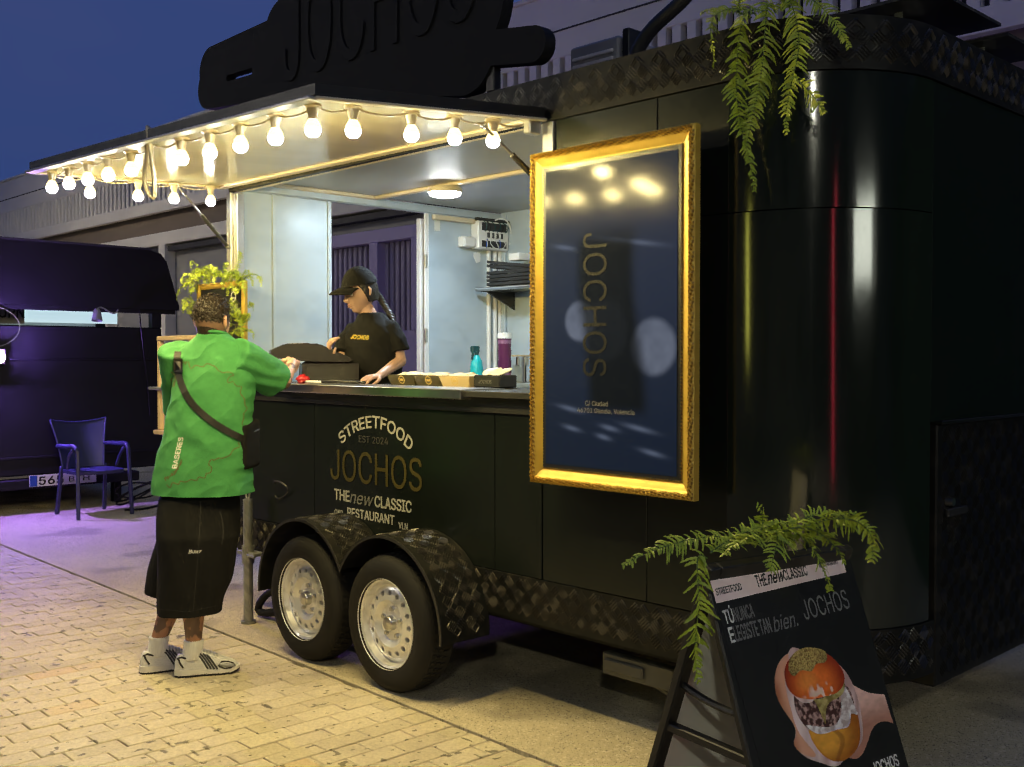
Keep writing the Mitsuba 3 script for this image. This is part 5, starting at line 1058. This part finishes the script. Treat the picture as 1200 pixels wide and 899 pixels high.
# shorts
mat('webbing_grey', (.011, .011, .011), .8)
def leg_tube(rows, e=.9): return loft([ell(c, (w, .18 * w, 0), (-.18 * q, q, 0), 32, e) for c, w, q in rows])
A_ = leg_tube([((-.005, .0, .835), .178, .13), ((-.008, -.05, .66), .19, .148), ((-.028, -.055, .45), .168, .135), ((-.05, -.06, .335), .146, .125), ((-.054, -.06, .27), .140, .122)])
B_ = leg_tube([((-.005, .05, .835), .172, .125), ((-.02, .10, .66), .175, .145), ((-.085, .12, .48), .155, .13), ((-.118, .13, .385), .142, .125), ((-.124, .13, .36), .138, .122)])
sm_ = organic(man(A_) + man(B_) + man(leg_tube([((-.005, .02, .87), .168, .13), ((-.008, .02, .72), .185, .185)])), .011, 14)
sm_ = folds(sm_, .013, lambda v: 1.5 * (meshkit.fbm(np.c_[v[:, 0] * 11, v[:, 1] * 11, v[:, 2] * 2.6], 3, 7) - .5) + .25 * np.sin(v[:, 0] * 48 + v[:, 2] * 14))
sm_ = weld(tri(man(weld(sm_)).trim_by_plane([0, 0, 1.0], .300)))
sk = put('shorts', xf(sm_, KM), 'black_cotton', cu, smooth=50)
hm_ = [np.array([-.054 + .1405 * math.cos(t), -.06 + .18 * .1405 * math.cos(t) + .121 * math.sin(t), 0]) for t in np.linspace(0, 2 * PI, 60)]
put('hem_stitch', drape(ribbon([(x, .335 + .004 * math.sin(x * 30)) for x in np.linspace(-.185, .075, 14)], .004, .0008), sm_, .0008, KM), 'webbing_grey', sk)
put('pocket_edge', drape(ribbon([(.085, .78), (.10, .70), (.092, .63)], .006, .001), sm_, .001, KM), 'webbing_grey', sk)
put('side_seam', drape(ribbon([(.0, .83), (-.005, .7), (-.02, .5), (-.035, .34)], .004, .001), sm_, .001, KM), 'webbing_grey', sk)
lt = lettering('Buwr', .017, plane((-.055, 0, .60), (1, 0, 0), (0, 0, 1)), .001, shear=.3, bold=True)
try: put('print_letters', drape(trimesh.Trimesh(np.c_[lt.vertices[:, 0], np.zeros(len(lt.vertices)), lt.vertices[:, 2]], lt.faces, process=False), sm_, .0015, KM), 'matt_print_white', sk)
except Exception as ex: print('drape', ex)
# socks and trainers
mat('trainer_white', lambda p, n, u: mix(C(.56, .56, .54), C(.68, .68, .66), noise(p.x * 260, p.y * 260, p.z * 260)), .5); mat('trainer_silver', (.38, .39, .40), .35, metallic=.4); mat('midsole', (.62, .60, .55), .5); mat('outsole', (.015, .015, .015), .7)
def trainer(par, ank, yaw):
    M = KM @ shift(ank[0], ank[1], 0) @ rotz(yaw)     # local x: toe direction, heel at -.085, toe at .205
    tt = np.linspace(0, 1, 30); X = lambda t: -.085 + .292 * t
    W = lambda t: np.interp(t, [0, .06, .2, .45, .68, .86, .96, 1], [.012, .030, .036, .037, .048, .043, .026, .008]); Hh_ = lambda t: np.interp(t, [0, .04, .15, .3, .38, .5, .65, .8, .93, 1], [.070, .104, .102, .096, .118, .108, .090, .070, .052, .030])
    Lz = lambda t: np.interp(t, [0, .5, .8, 1], [.030, .022, .018, .024])
    def up(t, ph, o=0.0):
        w, h, b = W(t) + o, Hh_(t) + o - Lz(t) + .004, Lz(t) - .004; c, s = np.cos(ph), np.sin(ph); return np.array([X(t), np.sign(c) * abs(c) ** .62 * w, b + max(s, 0) ** .8 * h if s >= 0 else b])
    ring = lambda t: np.array([up(t, a) for a in np.linspace(0, PI, 23)] + [np.array([X(t), y, Lz(t) - .004]) for y in np.linspace(-.8, .8, 5) * W(t)])
    k = put('trainer', xf(loft([ring(t) for t in np.linspace(.0, 1, 34)]), M), 'trainer_white', par, smooth=50)
    so = loft([np.array([(X(t) - .004 + .008 * t, y, z) for y, z in ((-(W(t) + e), b), ((W(t) + e), b), ((W(t) + e2), tp), (-(W(t) + e2), tp))]) for t, e, e2, b, tp in [(t, .006, .004, .009 + .012 * max(0, t - .85) / .15, Lz(t) + .006 + .004 * math.sin(t * 7)) for t in np.linspace(0, 1, 30)]])
    put('midsole', xf(so, M), 'midsole', k, smooth=40)
    so = loft([np.array([(X(t) - .003 + .006 * t, y, z) for y, z in ((-(W(t) + .004), b), ((W(t) + .004), b), ((W(t) + .006), b + .011), (-(W(t) + .006), b + .011))]) for t, b in [(t, .0 + .012 * max(0, t - .85) / .15) for t in np.linspace(0, 1, 24)]])
    put('outsole', xf(so, M), 'outsole', k, smooth=40)
    for sd in (0, 1):
        P_ = lambda t, ph, o=.0005: up(t, PI - ph if sd else ph, o)
        for t0, t1 in ((.32, .50), (.37, .55), (.42, .60), (.47, .65)):
            put('side_stripe', xf(tube([P_(t0 + (t1 - t0) * q, 1.05 - .95 * q) for q in np.linspace(0, 1, 9)], .0040, 6), M), 'outsole', k)
        put('toe_line', xf(tube([P_(.66 + .0 * q, .35) for q in (0,)] + [P_(t, ph) for t, ph in ((.66, .30), (.72, .70), (.80, .85), (.90, .75), (.93, .45), (.86, .22), (.76, .16), (.67, .28))], .0036, 6), M), 'outsole', k)
        put('collar_line', xf(tube([P_(t, ph) for t, ph in ((.03, .95), (.10, 1.0), (.2, .82), (.28, .75), (.33, 1.0), (.36, 1.25))], .0048, 6), M), 'outsole', k)
        put('heel_line', xf(tube([P_(t, ph) for t, ph in ((.05, .9), (.07, .5), (.12, .2))], .0045, 6), M), 'outsole', k)
        put('silver_panel', xf(tube([P_(t, .45, -.004) for t in np.linspace(.68, .9, 8)], .010, 8), M), 'trainer_silver', k, smooth=True)
    pn = np.linspace(.85, PI - .85, 11); tl = np.linspace(.40, .66, 8); gv = np.array([[up(t, a, .0015) for a in pn] for t in tl]).reshape(-1, 3)
    put('lace_panel', xf(trimesh.Trimesh(gv, [f for i in range(7) for j in range(10) for f in ((i * 11 + j, i * 11 + j + 1, i * 11 + j + 12), (i * 11 + j, i * 11 + j + 12, i * 11 + j + 11))], process=False), M), 'trainer_silver', k, smooth=True)
    put('midsole_line', xf(tube([up(t, .03, .001) for t in np.linspace(.03, .97, 20)], .0022, 6), M), 'trainer_silver', k); put('sole_line', xf(tube([up(t, PI - .03, .001) for t in np.linspace(.03, .97, 20)], .0022, 6), M), 'trainer_silver', k)
    for i in range(5):
        t = .42 + i * .05; put('lace', xf(tube([up(t, ph, .003) for ph in np.linspace(.9, PI - .9, 9)], .0035, 6), M), 'trainer_white', k)
    put('tongue', xf(hullpts([(X(.34) + dx, y, z) for dx, y, z in ((0, -.022, .09), (0, .022, .09), (.012, -.02, .085), (.012, .02, .085), (-.012, -.018, .135), (-.012, .018, .135), (-.004, -.016, .137), (-.004, .016, .137))]), M), 'trainer_silver', k)
    return k
for ank, yaw, nm in ((aL, .22, 'l'), (aR, .05, 'r')):
    rows = [(ank + [-.01, 0, -.01], .040), (ank + [-.006, 0, .02], .041), (ank + [0, 0, .055], .0405), (ank + [.0, 0, .078], .0415), (ank + [.0, 0, .082], .039)]
    s = loft([ell(c, (r * 1.12, 0, 0), (0, r, 0), 24) for c, r in rows]); s = s.subdivide().subdivide(); put('sock', xf(folds(s, .004, lambda v: meshkit.noise(v * [40, 40, 90], 3) - .5), KM), 'sock', cu, smooth=True)
    trainer(cu, ank, yaw)
# ---- server behind the counter
mat('server_skin', lambda p, n, u: mix(C(.44, .27, .20), C(.52, .33, .255), fbm(p.x * 24, p.y * 24, p.z * 24)), .42, spec=.4)
mat('black_hair', lambda p, n, u: mix(C(.006, .005, .005), C(.022, .018, .016), noise(p.x * 200, p.y * 200, p.z * 60)), .38)
mat('lip', (.36, .175, .14), .5)
G1, G2 = np.array([.59, .807, 0]), np.array([-.807, .59, 0])
QM = np.eye(4); QM[:3, 0], QM[:3, 1], QM[:3, 3] = G1, G2, (-4.96, 3.62, 0)
sv = thing('person', 'person in a black cap and black t-shirt serving behind the counter', 'person')
fT = np.array([-.60, -.80, 0]); uT = np.array([fT[1], -fT[0], 0.0])
h2 = np.array([-.035, -.02, 1.866]); H2 = face_frame(h2, (-.90, -.44), .22, -.03)
rS, lS = uT * .150 + [.03, .0, 1.655], -uT * .150 + [.03, .0, 1.66]
rE, rW = np.array([-.16, .0, 1.46]), np.array([-.20, -.19, 1.505]); lE, lW = np.array([.185, -.09, 1.475]), np.array([.065, -.27, 1.395])
bs = [((.03, 0, 1.35), .10, (.03, 0, 1.62), .105), (rS - [0, 0, .03], .034, lS - [0, 0, .03], .034), ((.03, .005, 1.70), .05, h2 + [.012, .012, -.07], .047), (rS - [0, 0, .02], .036, rE, .035), (rE, .035, rW, .023), (lS - [0, 0, .02], .036, lE, .036), (lE, .036, lW, .023),
      ((.03, 0, 1.35), .10, (.03, .0, 1.15), .12), ((.10, 0, 1.1), .10, (.10, 0, .8), .06), ((.10, 0, .8), .06, (.10, 0, .46), .04), ((-.05, 0, 1.1), .10, (-.05, 0, .8), .06), ((-.05, 0, .8), .06, (-.05, 0, .46), .04)]
b2 = organic(hull_union(bs), .011, 9)
hr2 = organic(hull_union(hand_bones(rW, (-.12, -.55, .55), (-.55, -.5, .4), 1, curl=(.35, .5, .6, .7), s=.9)), .0035, 5)
hl2 = organic(hull_union(hand_bones(lW, (-.55, -.5, -.08), (0, -.1, 1), -1, curl=.35, s=.9)), .0035, 5)
e2 = tri(hull_union(ear(1, .95) + ear(-1, .95), 14).refine_to_length(.006)); e2.merge_vertices(); trimesh.smoothing.filter_taubin(e2, iterations=6)
put('body', xf(body_union([b2, hr2, hl2, xf(head_mesh(1.02, True), H2), xf(e2, H2)]), QM), 'server_skin', sv, smooth=50)
for s in (-1, 1):
    e = trimesh.creation.icosphere(3, .0108); e.apply_translation((s * .029, .0745, .003)); put('eye', xf(xf(e, H2), QM), 'white_plastic', sv, smooth=True)
    put('eyelid', xf(xf(tube([(s * (.029 + .014 * math.cos(t)), .087 - .004 * abs(math.cos(t)), .005 + .004 * math.sin(t)) for t in np.linspace(0, PI, 9)], .0032, 6), H2), QM), 'black_hair', sv)
    put('eyebrow', xf(xf(tube([(s * (.015 + .030 * q), .091 - .012 * q * q, .022 + .006 * math.sin(q * 3)) for q in np.linspace(0, 1, 9)], np.linspace(.003, .0016, 9), 6), H2), QM), 'black_hair', sv)
for z, w in ((-.0555, .020), (-.066, .018)): put('lip', xf(xf(tube([(w * q, .0935 - .012 * q * q, z + .002 * abs(q)) for q in np.linspace(-1, 1, 11)], [.0008, .0020, .0028, .0032, .0034, .0032, .0034, .0032, .0028, .0020, .0008], 8), H2), QM), 'lip', sv, smooth=True)
# hair under the cap, braid
v = np.c_[d[:, 0] * .074, d[:, 1] * .096, d[:, 2] * .116] * 1.02; hl_ = -.45 + 1.35 * np.clip(d[:, 1] + .05, 0, 1) * 1.4; tk2 = np.where(d[:, 2] > hl_, .007 + .004 * meshkit.noise(d * [30, 6, 6], 2), -.02); r = np.linalg.norm(v, axis=1, keepdims=True)
put('hair', xf(xf(trimesh.Trimesh(v * (1 + tk2[:, None] / r), hm.faces, process=False), H2), QM), 'black_hair', sv, smooth=True)
br = []
P = spline([h2 + [.075, .05, .01], h2 + [.105, .07, -.02], h2 + [.135, .07, -.07], h2 + [.165, .05, -.12], h2 + [.18, .02, -.17]], 26)
for i in range(25):
    a = i * 1.25
    for q in (0, PI): c = P[i] + np.array([math.cos(a + q), math.sin(a + q), 0]) * .011; c2 = P[i + 1] + np.array([math.cos(a + 1.25 + q), math.sin(a + 1.25 + q), 0]) * .011; br.append((c, .013, c2, .013))
put('braid', xf(organic(hull_union(br, 10), .008, 3), QM), 'black_hair', sv, smooth=50)
# cap
cp_ = thing('baseball_cap', 'black baseball cap pulled low on the head of the person serving', 'cap')
up_ = d[:, 2] > -.02; v = np.c_[d[:, 0] * .074, d[:, 1] * .096, d[:, 2] * .116] * 1.02; cv = v * (1 + (.013 + .006 * np.clip(d[:, 2], 0, 1))[:, None] / r); cv[:, 2] = np.maximum(cv[:, 2], .036) + .014
put('crown', xf(xf(trimesh.Trimesh(cv, hm.faces, process=False), H2), QM), 'black_cotton', cp_, smooth=60)
vz = []
th_ = np.linspace(-1.12, 1.12, 25)
for r0, dz_ in ((0, 0), (.035, -.002), (.070, -.008), (.100, -.017)):
    vz.append(np.c_[.084 * np.sin(th_) * (1 + r0 * 1.2), .092 * np.cos(th_) + r0 * np.cos(th_ * .8), .052 + dz_ * 1.4 - .022 * np.sin(th_) ** 2])
vz = np.array(vz); m_, n_ = vz.shape[:2]; vv = np.vstack([vz.reshape(-1, 3), vz.reshape(-1, 3) - [0, 0, .005]]); ff = []
for i in range(m_ - 1):
    for j in range(n_ - 1):
        q = i * n_ + j; o = m_ * n_; ff += [(q, q + 1, q + n_ + 1), (q, q + n_ + 1, q + n_), (o + q, o + q + n_ + 1, o + q + 1), (o + q, o + q + n_, o + q + n_ + 1)]
for j in range(n_ - 1):
    q, o = (m_ - 1) * n_ + j, m_ * n_; ff += [(q, q + 1, o + q + 1), (q, o + q + 1, o + q)]
put('brim', xf(xf(trimesh.Trimesh(vv, ff, process=False), H2), QM), 'black_cotton', cp_, smooth=60)
put('button', xf(xf(trimesh.creation.icosphere(2, .007).apply_translation((0, 0, .142)), H2), QM), 'black_cotton', cp_, smooth=True)
# t-shirt
R = [ell((cx_, cy_, z), uT * w, fT * q, 32, .88) for z, cx_, cy_, w, q in ((1.0, .03, 0, .185, .14), (1.25, .03, 0, .18, .135), (1.45, .03, 0, .178, .13), (1.56, .03, 0, .182, .128), (1.63, .03, .0, .172, .115), (1.675, .03, 0, .145, .094), (1.710, .028, .0, .105, .076), (1.742, .026, 0, .078, .066), (1.752, .024, 0, .066, .060))]
def slv(S, E_, w): dv = E_ - S; q = np.array([.03, 0, S[2]]) - S; return loft([ring3(S + q * .75 + [0, 0, .005], -q + dv * .1, fT, .06, .05), ring3(S + q * .2 + [0, 0, -.006], -q + dv * .8, fT, .062, .056), ring3(S + dv * .3, dv, fT, .062, .060), ring3(S + dv * w, dv, fT, .068, .064)])
s2 = organic(man(loft(R)) + man(slv(rS, rE, .72)) + man(slv(lS, lE, .70)), .009, 36)
s2 = folds(s2, .011, lambda v: 1.4 * (meshkit.fbm(np.c_[v[:, 0] * 14 + v[:, 2] * 4, v[:, 1] * 12, v[:, 2] * 5], 3, 11) - .5) + .22 * np.sin((v[:, 0] * .8 + v[:, 2]) * 52))
t2 = put('t_shirt', xf(s2, QM), 'black_cotton', sv, smooth=True)
mat('yellow_print', (.62, .46, .06), .6)
lt = lettering('JOCHOS', .024, plane((-.095, 0, 1.602), (1, 0, 0), (0, 0, 1)), .001, width=.10, shear=.25, bold=True)
try: put('print_letters', drape(trimesh.Trimesh(np.c_[lt.vertices[:, 0], np.zeros(len(lt.vertices)), lt.vertices[:, 2] - (lt.vertices[:, 0] + .095) * .08], lt.faces, process=False), s2, .0018, QM), 'yellow_print', t2)
except Exception as ex: print('drape', ex)
tr2 = organic(man(leg_tube([((.10, 0, 1.02), .11, .12), ((.10, 0, .75), .085, .09), ((.10, 0, .47), .07, .075)])) + man(leg_tube([((-.05, 0, 1.02), .11, .12), ((-.05, 0, .75), .085, .09), ((-.05, 0, .47), .07, .075)])), .02, 6)
put('trousers', xf(tr2, QM), 'black_cotton', sv, smooth=True)
for x in (.10, -.05): put('shoe', xf(organic(hull_union([((x, .03, .46), .04, (x - .05, -.12, .45), .03)]), .012, 3), QM), 'outsole', sv, smooth=True)
# ------------------------------------------------------------------ the rest of the square, behind the photographer: seen in reflections, its lamps light the pavement
# (lamps listed here stand outside the frame; the rounded corner mirrors the stall and the columns)
mat('plaster', lambda p, n, u: mix(C(.16, .15, .14), C(.22, .205, .19), fbm(p.x * .6, p.y * .6, p.z * .9)), .8)
mat('window_dark', (.015, .017, .02), .1)
def block(label, x0, x1, y0, y1, h, face):
    b = thing('town_building', label, 'building')
    put('wall', box(x0, x1, y0, y1, -.02, h), 'plaster', b); put('cornice', box(x0 - .2, x1 + .2, y0 - .2, y1 + .2, h + .002, h + .35, .03), 'facade', b)
    a0, a1 = (x0, x1) if face == 'y' else (y0, y1)
    for f_i in range(int((a1 - a0) / 4.5)):
        for lv in range(int(h / 3.2)):
            c = a0 + 2.2 + f_i * 4.5; z = 1.0 + lv * 3.2
            q = (c - .6, c + .6, y1 + .002, y1 + .05, z, z + 1.6) if face == 'y' else (x0 - .05, x0 - .002, c - .6, c + .6, z, z + 1.6)
            put('window', box(*q, .01), 'window_dark', b)
block('plain plastered town building across the square, behind the photographer', -45, 20, -22, -13, 9.5, 'y')
block('plain plastered town building closing the square on the right', 15, 24, -12, 30, 9.5, 'x')
hg = thing('site_hoarding', 'tall dark green hoarding added out of view to keep sky reflections off the trailer end', 'blocker')  # added unseen sheet that darkens reflections in the end panel
mat('hoarding_green', lambda p, n, u: mix(C(.012, .040, .022), C(.018, .055, .03), fbm(p.x * 2, p.y * 2, p.z * 2)), .7, spec=.2)
for i in range(6): put('hoarding_panel', box(-.7 + i * 1.5, .79 + i * 1.5, 6.4, 6.45, .05, 3.6, .01), 'hoarding_green', hg)
for i in range(7): put('post', box(-.73 + i * 1.5, -.67 + i * 1.5, 6.46, 6.52, -.02, 3.6), 'hoarding_green', hg)
st_ = thing('lit_stall', 'white lit food stall facing the rounded trailer end, behind the photographer', 'stall')
put('body', box(4.9, 7.2, .4, 3.6, .3, 2.15, .02), 'nb_black', st_); put('roof', box(4.7, 7.2, .4, 3.6, 3.05, 3.15, .02), 'white_plastic', st_); put('back_panel', box(7.1, 7.18, .45, 3.55, 2.152, 3.048), 'white_plastic', st_)
for y in (.42, 3.5): put('post', box(4.9, 4.97, y, y + .07, 2.152, 3.048), 'steel', st_)
for x in (5.3, 6.7): put('wheel', cyl((x, .5, .3), (x, .7, .3), .3, 24), 'tyre', st_)
k = put('light_panel', box(5.2, 5.24, 1.0, 3.0, 2.25, 3.0), 'white_plastic', st_); scene[k]['emitter'] = {'type': 'area', 'radiance': {'type': 'rgb', 'value': [8, 8.4, 7]}, 'sampling_weight': 1.5}
rb_ = thing('red_light_column', 'tall narrow red light column beside the lit stall', 'sign')
put('base', box(5.25, 5.55, -2.0, -1.7, -.02, .12, .01), 'satin_black', rb_); put('spine', box(5.43, 5.5, -1.95, -1.75, .122, 3.5, .01), 'satin_black', rb_)
k = put('tube', box(5.36, 5.42, -1.95, -1.75, .14, 3.45, .01), 'white_plastic', rb_); scene[k]['emitter'] = {'type': 'area', 'radiance': {'type': 'rgb', 'value': [3.2, .06, .22]}, 'sampling_weight': .5}
yc = thing('yellow_light_column', 'yellow light column standing in the square behind the photographer', 'lamp')
put('post', cyl((-4.35, -5.1, -.02), (-4.35, -5.1, 1.55), .07), 'satin_black', yc); put('cap', cyl((-4.35, -5.1, 3.11), (-4.35, -5.1, 3.2), .25), 'satin_black', yc)
k = put('tube', cyl((-4.35, -5.1, 1.56), (-4.35, -5.1, 3.1), .20), 'white_plastic', yc); scene[k]['emitter'] = {'type': 'area', 'radiance': {'type': 'rgb', 'value': [5, 4.9, .7]}, 'sampling_weight': .8}
def street_lamp(x, y, h, dx, dy, L, label):
    s = thing('street_lamp', label, 'street lamp')
    put('pole', cyl((x, y, -.02), (x, y, h), .07, 20, .045), 'galvanised', s); put('arm', tube(spline([(x, y, h - .1), (x + dx * .5, y + dy * .5, h + .15), (x + dx, y + dy, h + .15)], 14), .03, 10), 'galvanised', s)
    put('head', box(x + dx - .25, x + dx + .25, y + dy - .14, y + dy + .14, h + .10, h + .2, .03), 'galvanised', s)
    k = put('lens', box(x + dx - .2, x + dx + .2, y + dy - .1, y + dy + .1, h + .07, h + .098), 'white_plastic', s); scene[k]['emitter'] = {'type': 'area', 'radiance': {'type': 'rgb', 'value': L}, 'sampling_weight': 4.0}
street_lamp(-23.0, 3.2, 6.6, .6, .8, [900, 780, 560], 'street lamp added out of view to light the left end of the long pale building')  # added lamp, put in to brighten only the left facade
street_lamp(4.6, -5.2, 4.6, -.5, .7, [620, 610, 480], 'street lamp close behind the photographer on the right')
street_lamp(-13.0, -5.6, 6.3, .4, 1.0, [780, 720, 600], 'street lamp far along the square, behind the photographer')
